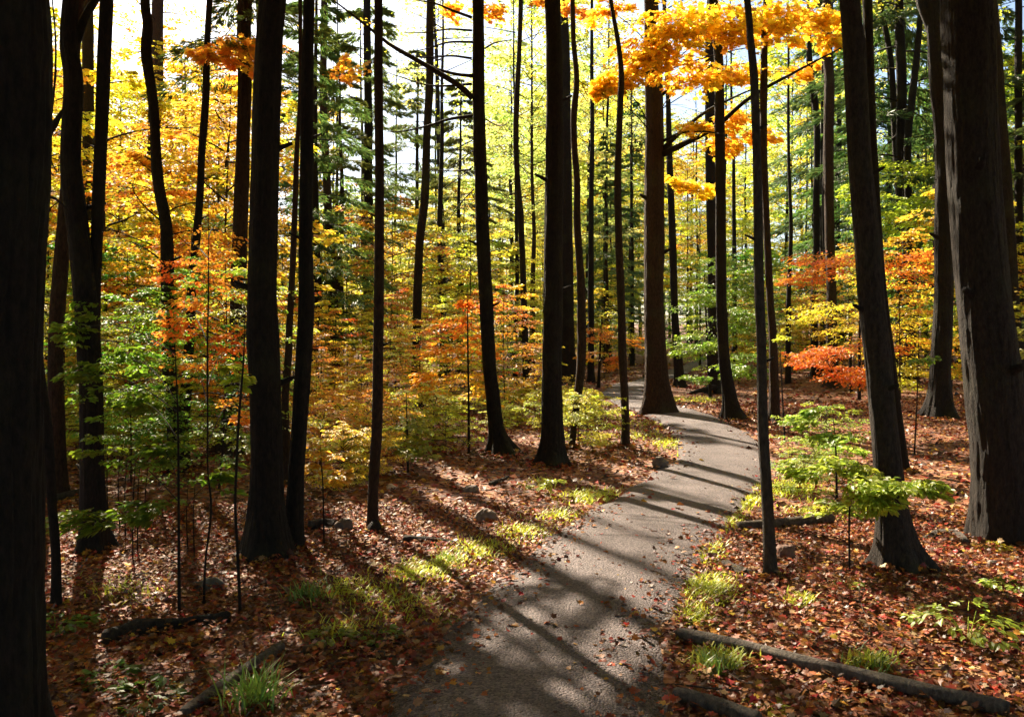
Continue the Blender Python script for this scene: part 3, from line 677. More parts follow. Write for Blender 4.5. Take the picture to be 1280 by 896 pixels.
traced('edge1272', 'thin straight trunk at the right edge beyond the big column', [(1272, 0, 8), (1274, 200, 9), (1274, 346, 10), (1275, 480, 14)], top=15, crown=HIGH, ccol=YGREEN)

for k, (px_, d_, cz_, cs_) in enumerate([(334, 15.2, 0, .9), (334, 18.8, 0, .8), (334, 22.6, 0, .8), (8, 14.0, 8.3, .85), (112, 16.5, 0, .8)]):  # unseen trunks and crowns added to throw shade on path and litter
    nm_ = {334: 'thick black', 8: 'massive left-edge', 112: 'dark forked'}[px_]
    traced('hidden%d' % k, 'slim unseen trunk added for its shade right behind the ' + nm_ + ' trunk', [(px_ - 4, 0, 300 / d_ * (1 if px_ == 334 else .7)), (px_, 200, 330 / d_ * (1 if px_ == 334 else .7)), (px_ + 2, HZ + 1540 / d_, 400 / d_ * (1 if px_ == 334 else .7))], d=d_, top=15, crown=CANOPY if cz_ else SPARSE, ccol=GOLD, cs=cs_, cz=cz_ or None, group='unseen trunks added for shade behind the ' + nm_ + ' trunk')

# broken branch stubs and knots on the nearer trunks
for key, spots in dict(fork=[(.55, 2.6, 1.0), (2.5, .6, .7)], black=[(1.9, 3.4, .55), (1.2, .2, .5), (2.9, .3, .6)], twin=[(2.3, 3.3, .8), (3.1, .2, .7)], pole=[(1.5, .1, .9), (2.6, 3.0, .8)], stout=[(2.2, .1, .8), (3.6, 3.3, .9), (4.6, -.2, .7)], snag=[(2.0, -.3, .7), (2.9, 3.3, .9)],
                       maple=[(3.2, -.4, .5), (4.3, 3.5, .5)], slim950=[(1.4, .2, .9), (2.2, 3.3, .9), (2.9, .1, .8)], beech=[(1.75, 3.4, .5), (2.7, -.3, .5), (1.2, -1.2, .4)], column=[(1.9, -2.6, .30), (2.9, -1.9, .3), (1.3, -1.3, .25)], snake=[(3.6, 3.2, .9), (2.4, .2, .9)], fork1170=[(3.4, 3.3, .6), (2.6, -.2, .5)], lean=[(2.9, .2, 1.0)], thin770=[(2.0, 3.1, 1.0), (3.3, .1, 1.0)]).items():
    T_ = TREES[key]; Q = T_['Q']
    for zz, an, k_ in spots:
        q = Q[int(np.abs(Q[:, 2] - zz).argmin())]; r_ = q[3]; L_ = r_ * k_ + .03
        dr_ = np.array([math.cos(an), math.sin(an), .45])
        P = q[:3] + dr_ * np.linspace(.5 * r_, r_ + L_, 6)[:, None]
        mbs = MB(); add_tube(mbs, P, np.array([1, .9, .75, .62, .55, .4]) * max(.012, .28 * r_), 9, 0, 1 + .18 * fbm(np.stack([np.arange(54).reshape(6, 9) * .7, np.full((6, 9), zz), np.full((6, 9), an)], -1), 2))
        link('branch_stub', mbs.mesh('branch_stub', [BARK]), T_['root'], color=DARKBARK)

# saplings and leafy boughs of the understorey that can be told apart
SP = 'understorey saplings'
def sapl(key, label, pts, pads, col, leaf=.062, tpl=OVAL, nper=40, top=None, **k):
    pts = [(x, y, w * .52) for x, y, w in pts]
    return traced(key, label, pts, top=top, pads=pads, ccol=col, leaf=leaf, tpl=tpl, nper=nper, name='sapling', cat='sapling', flare=.3, rough=.04, roots=4, twr=.0024, **k)
sapl('greenleft', 'green-leaved sapling on a thin stem in the shade before the twin-stemmed pair', [(214, 430, 4), (218, 534, 5), (221, 638, 6), (224, 768, 8)],
     [(115, 645, .5, 62, 16, 14, .45), (190, 632, .1, 45, 14, 9, .45), (100, 410, 1.2, 40, 42, 12, .5), (112, 470, 1.0, 40, 30, 12, .55), (175, 500, .8, 55, 40, 20, .5), (205, 560, .4, 55, 30, 14, .5), (270, 595, .5, 40, 25, 9, .45), (160, 450, 1.3, 60, 30, 12, .6), (130, 560, 1.0, 40, 22, 7, .5)], (.17, .28, .02), leaf=.05, nper=34)
sapl('redleft', 'slender sapling with red-orange leaves glowing before the bright gap', [(262, 250, 2), (261, 350, 3), (258, 440, 4), (257, 530, 4), (257, 586, 4), (262, 638, 5), (256, 700, 5), (255, 752, 6)],
     [(230, 400, 1.8, 50, 55, 20, .35), (285, 440, 1.5, 45, 45, 18, .3), (260, 350, 2.0, 60, 50, 20, .4), (270, 300, 1.5, 50, 30, 10, .45), (215, 330, 2.5, 40, 30, 10, .2), (295, 500, 1.5, 40, 40, 12, .45), (240, 460, 1.2, 40, 30, 10, .5)], (.92, .44, .05), leaf=.042, nper=24)
sapl('bare300', 'bare thin sapling stem leaning in front of the thick black trunk', [(309, 400, 3), (307, 445, 4), (303, 490, 5), (299, 534, 6), (295, 600, 6), (294, 638, 6), (297, 700, 7), (300, 768, 8)], [(300, 470, .6, 36, 30, 5, .6)], YGREEN)
sapl('or585', 'orange and yellow sapling on a thin dark stem by the dead-branched conifer', [(585, 360, 3), (585, 425, 4), (586, 500, 5), (586, 567, 7)],
     [(570, 405, .3, 50, 22, 14, .35), (600, 430, .6, 45, 20, 12, .35), (555, 440, .2, 40, 20, 12, .5), (545, 470, 0, 45, 25, 14, .6), (600, 480, .5, 60, 30, 14, .75), (585, 378, .5, 30, 18, 7, .3)], (.92, .46, .04), leaf=.06, nper=34)
sapl('or775', 'low orange bough sapling beside the path behind the slender brown trunk', [(752, 395, 4), (750, 440, 5), (748, 478, 8)], [(745, 415, 0, 32, 22, 16, .4), (765, 452, -.6, 26, 14, 14, .4), (790, 425, .3, 20, 14, 8, .45), (740, 445, -.2, 25, 14, 8, .55)], (.90, .44, .04), leaf=.08, d=24)
sapl('green890', 'green layered sapling overhanging the path beyond the big maple', [(880, 320, 4), (884, 420, 5), (888, 478, 9)],
     [(895, 330, -2, 50, 18, 14, .5), (880, 370, -3, 55, 20, 18, .5), (920, 400, -4, 55, 24, 20, .5), (880, 425, -4, 60, 16, 16, .5), (920, 455, -5, 50, 24, 16, .55), (870, 472, -3, 28, 9, 7, .6), (925, 355, -3, 45, 24, 12, .45), (960, 330, -3, 40, 20, 9, .5)], (.30, .46, .04), leaf=.085, nper=54, d=21)
sapl('rust1030', 'rust-orange layered sapling glowing behind the leaning beech trunk', [(1078, 320, 4), (1076, 400, 5), (1074, 500, 8)],
     [(1040, 325, -.8, 74, 22, 34, .4), (1110, 335, -.4, 62, 26, 26, .4), (1025, 440, -2, 58, 12, 28, .4), (1065, 465, -2.3, 58, 13, 28, .4), (1160, 318, .4, 56, 18, 16, .35), (1000, 345, -.8, 44, 16, 14, .45), (1090, 430, -.5, 60, 12, 12, .4), (1170, 425, 1.0, 50, 14, 10, .55), (1010, 452, -1, 40, 8, 8, .35)], (.90, .37, .035), leaf=.07, nper=52)
sapl('yel1050', 'yellow-green sapling spreading behind the rust-orange sprays', [(1060, 360, 3), (1062, 420, 4), (1064, 490, 7)],
     [(1040, 385, 0, 70, 14, 18, .5), (1140, 385, .5, 70, 24, 20, .5), (1150, 455, -1.5, 60, 20, 18, .65), (1060, 408, -.5, 60, 12, 12, .45), (1200, 400, 1, 50, 20, 10, .55), (1130, 480, -2.5, 50, 14, 10, .7), (1010, 400, 0, 40, 14, 8, .65)], (.72, .60, .04), leaf=.075, nper=60)
sapl('map1120', 'bright green maple below the three fanning trunks', [(1128, 190, 4), (1130, 300, 7), (1128, 470, 12)],
     [(1110, 205, 0, 45, 14, 14, .5), (1150, 215, 0, 50, 16, 16, .45), (1085, 235, -1, 45, 18, 16, .5), (1140, 250, -1, 60, 20, 22, .55), (1110, 280, -1, 60, 18, 18, .55), (1160, 285, -.5, 45, 20, 12, .6), (1070, 265, -1, 30, 14, 7, .5)], (.46, .56, .04), leaf=.10, nper=60, d=24, tpl=DIAMOND)
sapl('right1260', 'yellow-green sapling leaves showing between the big column and the right edge', [(1262, 360, 4), (1263, 430, 5), (1264, 505, 8)], [(1262, 385, 0, 30, 16, 12, .5), (1265, 415, -.5, 30, 16, 10, .45), (1262, 445, -1, 30, 18, 10, .5), (1270, 590, -8, 20, 12, 3, .5)], (.45, .46, .05), leaf=.08)
sapl('spray', 'bright green leafy spray crossing low in front of the leaning beech trunk', [(1066, 572, 2.5), (1064, 600, 3), (1060, 640, 4), (1062, 676, 5)],
     [(1100, 596, -.3, 50, 16, 18, .5), (1150, 607, -.35, 36, 18, 12, .5), (1055, 582, -.1, 50, 15, 16, .5), (1003, 585, .2, 40, 14, 13, .55), (1095, 625, -.3, 40, 12, 9, .45), (1080, 612, -.2, 45, 12, 9, .5), (1040, 632, .2, 40, 10, 7, .6)], (.44, .54, .06), leaf=.045, tpl=OVAL, nper=40, d=5.35)
sapl('spray2', 'small upright green-leaved sapling behind the low leafy spray', [(1040, 512, 3), (1044, 560, 4), (1046, 625, 6)], [(1010, 525, 0, 30, 10, 8, .5), (1040, 545, -.2, 36, 9, 9, .5), (1060, 560, 0, 26, 8, 5, .5), (1020, 512, .1, 18, 8, 4, .55)], (.38, .54, .07), leaf=.06)
sapl('thin1003', 'bare thin shoot beside the slim leaning sapling trunk', [(975, 400, 2), (978, 480, 3), (981, 552, 4)], [(975, 420, 0, 20, 12, 3, .5)], YGREEN)
sapl('thin1147', 'bare thin shoot between the leaning beech and the big column', [(1150, 430, 2), (1148, 500, 3), (1143, 568, 4)], [(1150, 445, 0, 26, 14, 4, .5)], GREEN)
sapl('thin403', 'thin orange-leaved shoot rising before the slim straight brown tree', [(399, 545, 2), (403, 610, 3), (405, 683, 4)], [(400, 570, .3, 40, 22, 7, .5), (420, 600, .3, 30, 20, 5, .6)], (.64, .36, .04), leaf=.05)
sapl('grn480', 'greenish sapling between the slim brown pole and the curving grey trunk', [(508, 480, 3), (509, 540, 4), (510, 590, 5)], [(505, 530, 0, 36, 14, 10, .5), (520, 560, -.2, 36, 14, 8, .5), (490, 555, 0, 30, 12, 6, .6)], (.34, .40, .05))
for k, (x, y0, y1) in enumerate([(136, 545, 662), (150, 560, 665), (157, 560, 676), (166, 548, 700), (172, 556, 690), (40, 548, 700), (49, 560, 640), (235, 600, 690), (243, 590, 700), (182, 580, 660)]):
    sapl('stick%d' % k, 'bare pencil-thin shoot in the shaded thicket behind the green-leaved sapling', [(x + 2, y0, 2), (x - 1, (y0 + y1) / 2, 2.6), (x, y1, 3.4)], None, YGREEN, group='bare shoots in the shaded thicket')

# ------------------------------------------------------------------ more forest behind: whole trees, each its own
PLACED = [(t['base'][0], t['base'][1]) for t in TREES.values()]
def clear_of(x, y, gap):
    return all((x - a) ** 2 + (y - b) ** 2 > gap * gap for a, b in PLACED)
LAND = sorted([(64, 'the forked trunk'), (200, 'the wavy twins'), (335, 'the black trunk'), (473, 'the brown pole'), (612, 'the dead-branched conifer'), (690, 'the stout trunk'), (820, 'the big maple'), (950, 'the leaning sapling'), (1090, 'the leaning beech'), (1176, 'the clearing trunk'), (1245, 'the rough column')])
def where(px):
    if px < 64: return 'between the huge edge trunk and the forked trunk'
    if px > 1245: return 'beyond the big rough column'
    for (a, na), (b, nb) in zip(LAND, LAND[1:]):
        if a <= px <= b: return 'between ' + na + ' and ' + nb
HUES = [(GOLD, 'golden'), (YELLOW, 'yellow'), (YGREEN, 'yellow-green'), (PALE, 'pale green'), (GREEN, 'green'), (ORANGE, 'orange'), (RUST, 'rust-red')]
def hue_word(c):
    return min(HUES, key=lambda h: sum((a - b) ** 2 for a, b in zip(h[0], c)))[1]
def jitter_col(c, s=.15):
    k = 1 + R.normal(0, s); return tuple(float(np.clip(v * k * (1 + R.normal(0, .07)), .01, .8)) for v in c)
def far_tree(px, d, H, kind_, col, bark=DARKBARK):
    x = (px - 640) / F * d; z = float(ground_h(x, d))
    if kind_ == 'conifer':
        me, tr, H0, nm, what = random.choice(HEM), random.choice(POLEC), 15, 'conifer_tree', 'conifer'
        lab = 'dark green conifer ' + where(px)
    else:
        thin_ = kind_ == 'thin'
        me, tr, H0, nm = random.choice(THIN if thin_ else TALL), random.choice(POLE), 14, 'forest_tree'
        lab = ('lanky thin-crowned ' if thin_ else 'leafy ') + hue_word(col) + ' tree ' + where(px)
    o = thing(nm, lab, 'tree', (x, d, z), 'trees ' + where(px), random.random() * 6.28)
    s = H / H0
    a = link('trunk', tr, o, color=bark); c = link('crown', me, o, color=jitter_col(col))
    for q in (a, c): q.scale = (s, s, s)
    if kind_ == 'thin': a.scale = (s * .8, s * .8, s)
    PLACED.append((x, d))
    return o
DG = (.10, .16, .03)
MID = [  # photo x, distance, y of the top, kind, colour
    (60, 22, 20, 'b', GOLD), (150, 27, 90, 'b', GOLD), (232, 31, 60, 'b', GOLD), (120, 38, 200, 'b', YELLOW), (272, 26, 130, 'b', GOLD), (112, 30, 60, 'b', GOLD), (186, 25, 100, 'b', GOLD), (300, 35, 60, 'b', GOLD), (18, 27, 50, 'b', GOLD), (85, 42, 120, 'b', YELLOW), (240, 40, 130, 'b', GOLD), (30, 33, 80, 'b', GOLD), (205, 45, 230, 'b', YGREEN), (95, 50, 230, 'b', YELLOW), (330, 30, 100, 'b', YELLOW),
    (392, 21, -60, 'conifer', DG), (425, 27, 50, 'conifer', (.15, .21, .04)), (345, 36, 120, 'b', YGREEN), (520, 38, 60, 'conifer', (.17, .23, .05)), (575, 30, 100, 'conifer', (.16, .21, .05)),
    (500, 40, 260, 'b', YELLOW), (545, 48, 230, 'b', YGREEN), (580, 36, 240, 'b', GOLD), (440, 44, 260, 'b', YGREEN), (470, 55, 300, 'b', GOLD),
    (640, 42, 60, 'thin', PALE), (665, 33, -20, 'thin', PALE), (625, 55, 120, 'b', PALE), (735, 40, 40, 'thin', PALE), (700, 52, 90, 'b', YELLOW), (760, 34, 170, 'conifer', (.11, .18, .05)), (790, 45, 120, 'conifer', (.10, .17, .05)), (750, 58, 250, 'b', YGREEN), (680, 36, 300, 'b', YELLOW),
    (860, 48, 200, 'thin', GOLD), (875, 38, 250, 'thin', YELLOW), (930, 52, 120, 'thin', PALE), (985, 46, 60, 'thin', YGREEN), (1000, 60, 100, 'thin', PALE), (955, 70, 200, 'b', YGREEN), (915, 64, 230, 'b', YELLOW), (1050, 40, -40, 'conifer', (.10, .17, .05)), (1085, 34, -60, 'conifer', DG),
    (1110, 42, -80, 'conifer', (.10, .16, .04)), (1200, 30, -50, 'conifer', DG), (1240, 38, -60, 'conifer', (.10, .17, .05)), (1145, 50, 40, 'b', YGREEN), (1280, 28, 60, 'b', YGREEN), (1330, 24, -50, 'conifer', DG), (-60, 24, -20, 'b', GOLD), (1180, 46, 120, 'b', GREEN)]
for px, d, yt, kd, c in MID:
    far_tree(px, d, 1.6 + (HZ - yt) / F * d - float(ground_h((px - 640) / F * d, d)), 'conifer' if kd == 'conifer' else kd, c, DARKBARK if random.random() < .6 else BROWNBARK)
n = 0
tries = 0
while n < 105 and tries < 4000:
    tries += 1
    d = 34 + 72 * R.random() ** .9
    px = R.uniform(-140, 1420); x = (px - 640) / F * d
    if path_gap(np.array([x]), np.array([d]))[0] < 1.2 or not clear_of(x, d, 2.4): continue
    if px < 310: c, kd, ytop = [(GOLD, 'b'), (YELLOW, 'b'), (YGREEN, 'b'), (GOLD, 'b')][n % 4] + (R.uniform(180, 300),)
    elif px < 600: c, kd, ytop = [(YELLOW, 'b'), (YGREEN, 'b'), (DG, 'conifer'), (GOLD, 'b')][n % 4] + (R.uniform(200, 320),)
    elif px < 830: c, kd, ytop = [(YGREEN, 'b'), (PALE, 'thin'), (YELLOW, 'b'), (PALE, 'b')][n % 4] + (R.uniform(60, 300),)
    elif px < 1060: c, kd, ytop = [(YELLOW, 'thin'), (PALE, 'thin'), (YGREEN, 'thin'), (YGREEN, 'b')][n % 4] + (R.uniform(60, 300),)
    else: c, kd, ytop = [(YGREEN, 'b'), (DG, 'conifer'), (GREEN, 'b'), (PALE, 'thin')][n % 4] + (R.uniform(20, 250),)
    H = float(np.clip(1.6 + (HZ - ytop) / F * d - ground_h(x, d), 5, 22))
    far_tree(px, d, H, kd, c); n += 1

for x, y, sc_ in [(-7.9, 2.5, 1.2), (-4.2, -2.0, 1.1), (-1.6, -4.6, 1.2), (1.9, -3.2, 1.1), (4.6, -.6, 1.15), (7.9, 3.0, 1.15), (13.5, 6.0, 1.1), (-11.5, 7.2, 1.1), (15.5, 13, 1.2), (-17, 13.5, 1.1), (-.4, -10, 1.2), (5, -8, 1.2), (-7, -8, 1.2), (10.5, -3, 1.2), (-10.5, -2, 1.2), (20, 19, 1.2), (-21, 19, 1.1)]:  # unseen canopy trees put in to hold back light from the sky
    o = thing('forest_tree', 'unseen leafy tree added around the viewpoint to block sky light', 'tree', (x, y, float(ground_h(x, y))), 'unseen trees added around the viewpoint', random.random() * 6.28)
    a = link('trunk', random.choice(POLE), o, color=DARKBARK); a.scale = (sc_ * 1.2, sc_ * 1.2, sc_ * .9)
    for zc, k in ((4.6, 0), (7.6, 1)):
        c = link('crown', CANOPY[k], o, (0, 0, zc), jitter_col([GOLD, YGREEN, YELLOW][int(abs(x)) % 3])); c.scale = (sc_, sc_, sc_)

n = t_ = 0
while n < 36 and t_ < 900:                                          # slender far trunks, nearly bare
    t_ += 1
    d = R.uniform(25, 58); px = R.uniform(330, 1180); x = (px - 640) / F * d
    if path_gap(np.array([x]), np.array([d]))[0] < 1.0 or not clear_of(x, d, 1.6): continue
    H = R.uniform(13, 19); s = H / 14
    o = thing('forest_tree', 'slender nearly bare trunk ' + where(px), 'tree', (x, d, float(ground_h(x, d))), 'bare trunks ' + where(px), R.random() * 6.28)
    a = link('trunk', random.choice(POLE), o, color=DARKBARK); w_ = R.uniform(.55, 1.1); a.scale = (w_, w_, s)
    c = link('crown', random.choice(SPARSE), o, (0, 0, H - 4.5), jitter_col([YELLOW, YGREEN, PALE][n % 3])); c.scale = (.9, .9, 1.1)
    PLACED.append((x, d)); n += 1

# young trees filling the understorey
def young(px, d, H, col, meshes=SAP, lab=None, grp=None, nm='sapling'):
    x = (px - 640) / F * d; z = float(ground_h(x, d))
    o = thing(nm, lab, 'sapling' if nm == 'sapling' else 'bush', (x, d, z), grp, random.random() * 6.28)
    s = H / (4.0 if nm == 'sapling' else 1.3)
    a = link('stem', random.choice(STEM if nm == 'sapling' else SHOOT), o, color=BROWNBARK); c = link('crown', random.choice(meshes), o, color=jitter_col(col, .1))
    for q in (a, c): q.scale = (s, s, s)
    PLACED.append((x, d))
ZONES = [  # x0, x1, d0, d1, count, heights, colours, bushes?
    (40, 300, 13, 24, 13, (3, 6.5), [YELLOW, GOLD, YGREEN, ORANGE]), (190, 310, 11.5, 17, 5, (2.6, 4.5), [ORANGE, RUST]), (40, 210, 10.5, 15, 5, (2.2, 3.8), [YGREEN, GREEN]),
    (380, 470, 12, 20, 8, (1.2, 2.4), [ORANGE, GOLD, ORANGE]), (340, 480, 20, 34, 8, (3, 5.5), [YGREEN, YELLOW]), (470, 600, 13, 22, 7, (1.5, 3.2), [ORANGE, YELLOW, YGREEN]), (480, 600, 22, 36, 9, (3, 6), [YELLOW, YGREEN, GOLD]),
    (600, 680, 14, 24, 6, (1.3, 2.8), [YGREEN, YELLOW, ORANGE]), (620, 760, 25, 42, 8, (3, 6), [YGREEN, YELLOW]), (840, 960, 26, 44, 7, (3, 5.5), [YGREEN, YELLOW, GREEN]), (960, 1090, 22, 36, 8, (3, 5), [YGREEN, YELLOW, ORANGE]), (1090, 1300, 20, 36, 12, (3, 6), [YGREEN, GREEN, YELLOW]), (-60, 40, 12, 26, 5, (3, 6), [YELLOW, YGREEN]), (60, 310, 7.6, 10.5, 8, (1.5, 2.7), [GREEN, YGREEN, (.30, .42, .04)]),
 (40, 330, 24, 44, 16, (3, 7), [YELLOW, YGREEN, GOLD, ORANGE]), (330, 620, 30, 55, 16, (3, 6), [YGREEN, YELLOW, ORANGE]), (620, 840, 36, 60, 14, (3, 6), [YGREEN, YELLOW, GREEN]), (870, 1290, 36, 60, 18, (3, 6), [YGREEN, YELLOW, GREEN, ORANGE]), (830, 1000, 50, 75, 12, (4, 7), [YGREEN, YELLOW, GREEN])]
for x0, x1, d0, d1, cnt, hs, cols in ZONES:
    k = t_ = 0
    while k < cnt and t_ < 300:
        t_ += 1
        px, d = R.uniform(x0, x1), R.uniform(d0, d1); x = (px - 640) / F * d
        if path_gap(np.array([x]), np.array([d]))[0] < 1.3 or not clear_of(x, d, .6): continue
        c = cols[k % len(cols)]
        young(px, d, R.uniform(*hs), c, SAP if R.random() < .7 else SAPT, hue_word(c) + ' layered sapling ' + where(px), 'saplings ' + where(px)); k += 1
for x0, x1, d0, d1, cnt, c in [(640, 685, 12, 16, 4, YGREEN), (700, 736, 11.5, 16, 9, (.75, .70, .07)), (560, 640, 13, 18, 4, YGREEN), (1000, 1060, 8, 10.5, 3, (.44, .5, .06)), (40, 300, 9.5, 13, 6, YGREEN), (380, 468, 8.2, 13.5, 5, ORANGE), (375, 470, 8.2, 14, 5, YELLOW), (380, 470, 8, 12, 3, YGREEN), (480, 560, 10, 15, 4, YGREEN), (40, 300, 13, 22, 8, YELLOW)]:
    k = 0; t_ = 0
    while k < cnt and t_ < 200:
        t_ += 1
        px, d = R.uniform(x0, x1), R.uniform(d0, d1); x = (px - 640) / F * d
        if path_gap(np.array([x]), np.array([d]))[0] < .45: continue
        young(px, d, R.uniform(.4, .75), c, SHRUB, 'low ' + hue_word(c) + ' bush ' + where(px), 'low bushes ' + where(px), 'bush'); k += 1

# leaves drifted against the feet of the trunks
mb = MB()
for key, T_ in TREES.items():
    if T_['d'] > 17.5 or T_['Q'][0, 3] < .022: continue
    r_ = T_['Q'][0, 3]; n = int(90 + 900 * r_); a = R.random(n) * 6.283; rr = r_ * (1.05 + 1.2 * R.random(n) ** 1.6) + .015
    x = T_['base'][0] + rr * np.cos(a); y = T_['base'][1] + rr * np.sin(a)
    k = path_gap(x, y) > -.02; x, y, rr, a = x[k], y[k], rr[k], a[k]; m = len(x)
    z = ground_h(x, y) + .015 + .10 * R.random(m) * np.clip(1.6 - rr / (r_ + .01), 0, .6)
    ln = np.clip(1.8 - rr / (r_ + .01), 0, .8)
    N = np.stack([np.cos(a) * ln + R.normal(0, .4, m), np.sin(a) * ln + R.normal(0, .4, m), np.ones(m)], -1); b = R.random(m) * 6.283
    D = np.stack([np.cos(b), np.sin(b), R.normal(0, .25, m)], -1)
    for t_ in range(6):
        q = np.arange(m) % 6 == t_
        add_leaves(mb, np.stack([x, y, z], -1)[q], D[q], N[q], (.042 if T_['d'] < 9 else .065) * (.5 + R.random(q.sum())), MAPLE if T_['d'] < 9 else DIAMOND, t_, .5, 1, R, .9)
kind(link('leaf_drifts', mb.mesh('leaf_drifts', lm)), 'stuff')

# ------------------------------------------------------------------ rocks, logs, tufts
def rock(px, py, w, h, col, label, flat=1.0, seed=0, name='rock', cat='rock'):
    g = ray_ground(px, py); d = g[1]; rx = w / 2 * d / F; rz = h * d / F
    th = np.linspace(0, math.pi, 22)[:, None]; ph = np.linspace(0, 2 * math.pi, 36, endpoint=False)[None]
    dr = np.stack([np.sin(th) * np.cos(ph), np.sin(th) * np.sin(ph), np.cos(th) + 0 * ph], -1)
    k = 1 + .28 * vnoise(dr * 1.4 + seed * 7.7) + .12 * fbm(dr * 4 + seed, 3)
    k = k * (1 - .12 * np.maximum(0, vnoise(np.round(dr * 1.8) + seed)))
    v = dr * k[..., None] * np.array([rx, rx * .8, rz * .75]) + np.array([0, 0, rz * .22])
    i = np.arange(21)[:, None] * 36; j = np.arange(36)[None]; j2 = (j + 1) % 36
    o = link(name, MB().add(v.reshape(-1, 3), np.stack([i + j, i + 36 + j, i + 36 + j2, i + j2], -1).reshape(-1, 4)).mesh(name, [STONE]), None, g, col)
    return tag(o, label, cat)
rock(606, 652, 27, 17, (.15, .10, .075), 'rounded brown rock on the leaf litter below the sunny verge', seed=1)
rock(826, 584, 19, 14, (.11, .085, .07), 'small dark boulder at the inside edge of the path', seed=2)
rock(587, 615, 22, 9, (.12, .095, .08), 'flat dark stone among leaves uphill of the rounded brown rock', seed=3)
rock(981, 698, 26, 20, (.14, .07, .05), 'angular reddish rock behind the slim leaning sapling', seed=4)
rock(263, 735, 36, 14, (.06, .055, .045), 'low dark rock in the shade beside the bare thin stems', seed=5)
rock(430, 664, 22, 16, (.09, .06, .045), 'dark lump of stone beside the orange shoot', seed=6)
rock(1240, 708, 14, 9, (.2, .17, .15), 'small pale stone in the leaves below the big rough column', seed=7)
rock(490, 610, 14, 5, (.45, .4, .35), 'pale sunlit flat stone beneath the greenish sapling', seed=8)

def log(name, label, pts, w0, w1, col, cat='log', seed=0, rough=.10, lift=1.25, parent=None, snub=False):
    G = [ray_ground(x, y) for x, y in pts]; r0 = w0 / 2 * G[0][1] / F; r1 = w1 / 2 * G[-1][1] / F
    P = smooth_path(np.array(G), 46); P[:, 2] = np.maximum(P[:, 2], ground_h(P[:, 0], P[:, 1])) + np.linspace(r0, r1, 46) * lift
    P[:, 2] = np.convolve(np.pad(P[:, 2], 6, mode='edge'), np.ones(13) / 13, 'valid')
    o0 = P[0].copy(); P -= o0; sides = 22
    th = np.arange(sides) * 2 * math.pi / sides; s_ = np.linspace(0, np.linalg.norm(P[-1] - P[0]), 46)
    pn = np.stack([np.cos(th)[None] * 1.5 + 0 * s_[:, None], np.sin(th)[None] * 1.5 + seed * 3 + 0 * s_[:, None], s_[:, None] * 5 + 0 * th[None]], -1)
    dsp = 1 + rough * 1.4 * fbm(pn, 3); dsp[0] *= .82; dsp[-1] *= .8
    mb = MB(); add_tube(mb, P, np.linspace(r0, r1, 46), sides, 0, dsp)
    o = link(name, mb.mesh(name, [BARK]), None, o0, col)
    return tag(o, label, cat)
log('fallen_log', 'long thin grey pole log lying across the leaves beside the path', [(846, 800), (930, 818), (1020, 842), (1130, 868), (1262, 898)], 15, 20, (.20, .165, .14), seed=1)
log('fallen_log', 'short thick dark log end beside the path at the bottom edge', [(842, 880), (880, 889), (950, 912)], 20, 20, (.14, .115, .10), seed=2)
log('fallen_log', 'short mossy brown log behind the slim leaning sapling', [(922, 664), (985, 660), (1040, 655)], 11, 13, (.15, .115, .085), seed=3)
log('fallen_log', 'slanting weathered log beside the tall grass tuft', [(352, 816), (300, 850), (228, 902)], 13, 16, (.15, .12, .10), seed=4)
log('rotten_log', 'rotten black log half buried in the shaded leaf litter', [(128, 806), (190, 790), (240, 782), (288, 776)], 26, 16, (.035, .028, .024), seed=5, rough=.3, lift=.35)
log('broken_stick', 'stubby broken stick at the end of the slanting weathered log', [(378, 816), (393, 814), (408, 812)], 8, 9, (.22, .15, .11), 'stick', 6)
log('fallen_log', 'dark decaying branch lying in shade below the stub of the brown pole', [(505, 678), (545, 680), (578, 684)], 8, 6, (.05, .04, .033), seed=7, rough=.2)
log('broken_stick', 'crooked dark stick lying behind the rounded brown rock', [(612, 608), (625, 603), (636, 598)], 5, 4, (.07, .055, .045), 'stick', 8)
log('fallen_log', 'long low log in the shade beyond the huge edge trunk', [(68, 628), (90, 622), (130, 612)], 9, 8, (.07, .055, .045), seed=9)
log('tree_root', 'knobbly dark root curling beside the slim leaning sapling', [(906, 708), (922, 716), (938, 720), (956, 721)], 12, 10, (.10, .075, .06), 'root', 10, .25, .5)
log('tree_root', 'pale twisted root breaking the litter beside the big rough column', [(1158, 676), (1176, 668), (1196, 671), (1208, 682)], 8, 12, (.22, .19, .17), 'root', 11, .3, .5)
log('fallen_log', 'dark lying log under orange leaves beside the thick black trunk twin', [(388, 664), (405, 660), (420, 662)], 12, 10, (.06, .045, .038), seed=12, rough=.25)
log('broken_stick', 'thin dark twig lying among bright red leaves', [(1010, 742), (1070, 752), (1130, 765)], 3, 2.5, (.05, .04, .035), 'stick', 13)
log('broken_stick', 'black twig on the litter at the bottom edge beside the pole log', [(1040, 886), (1075, 876), (1105, 884)], 6, 4, (.045, .038, .033), 'stick', 14)
log('broken_stick', 'long shaded stick lying below the rotten black log', [(150, 836), (215, 815), (275, 800)], 4, 3, (.05, .04, .035), 'stick', 15)
g = ray_ground(466, 664); d = g[1]
st = trunk_mesh(np.array([(0, 0, -.1), (.01, 0, .05), (.02, .01, .11)]), np.array([.055, .045, .018]), 26, 9, .9, .14, step=.012)[0]
tag(link('tree_stump', st.mesh('tree_stump', [BARK]), None, g + np.array([.02, -.07, 0]), (.03, .024, .02)), 'small black broken stump at the foot of the slim brown pole', 'stump')

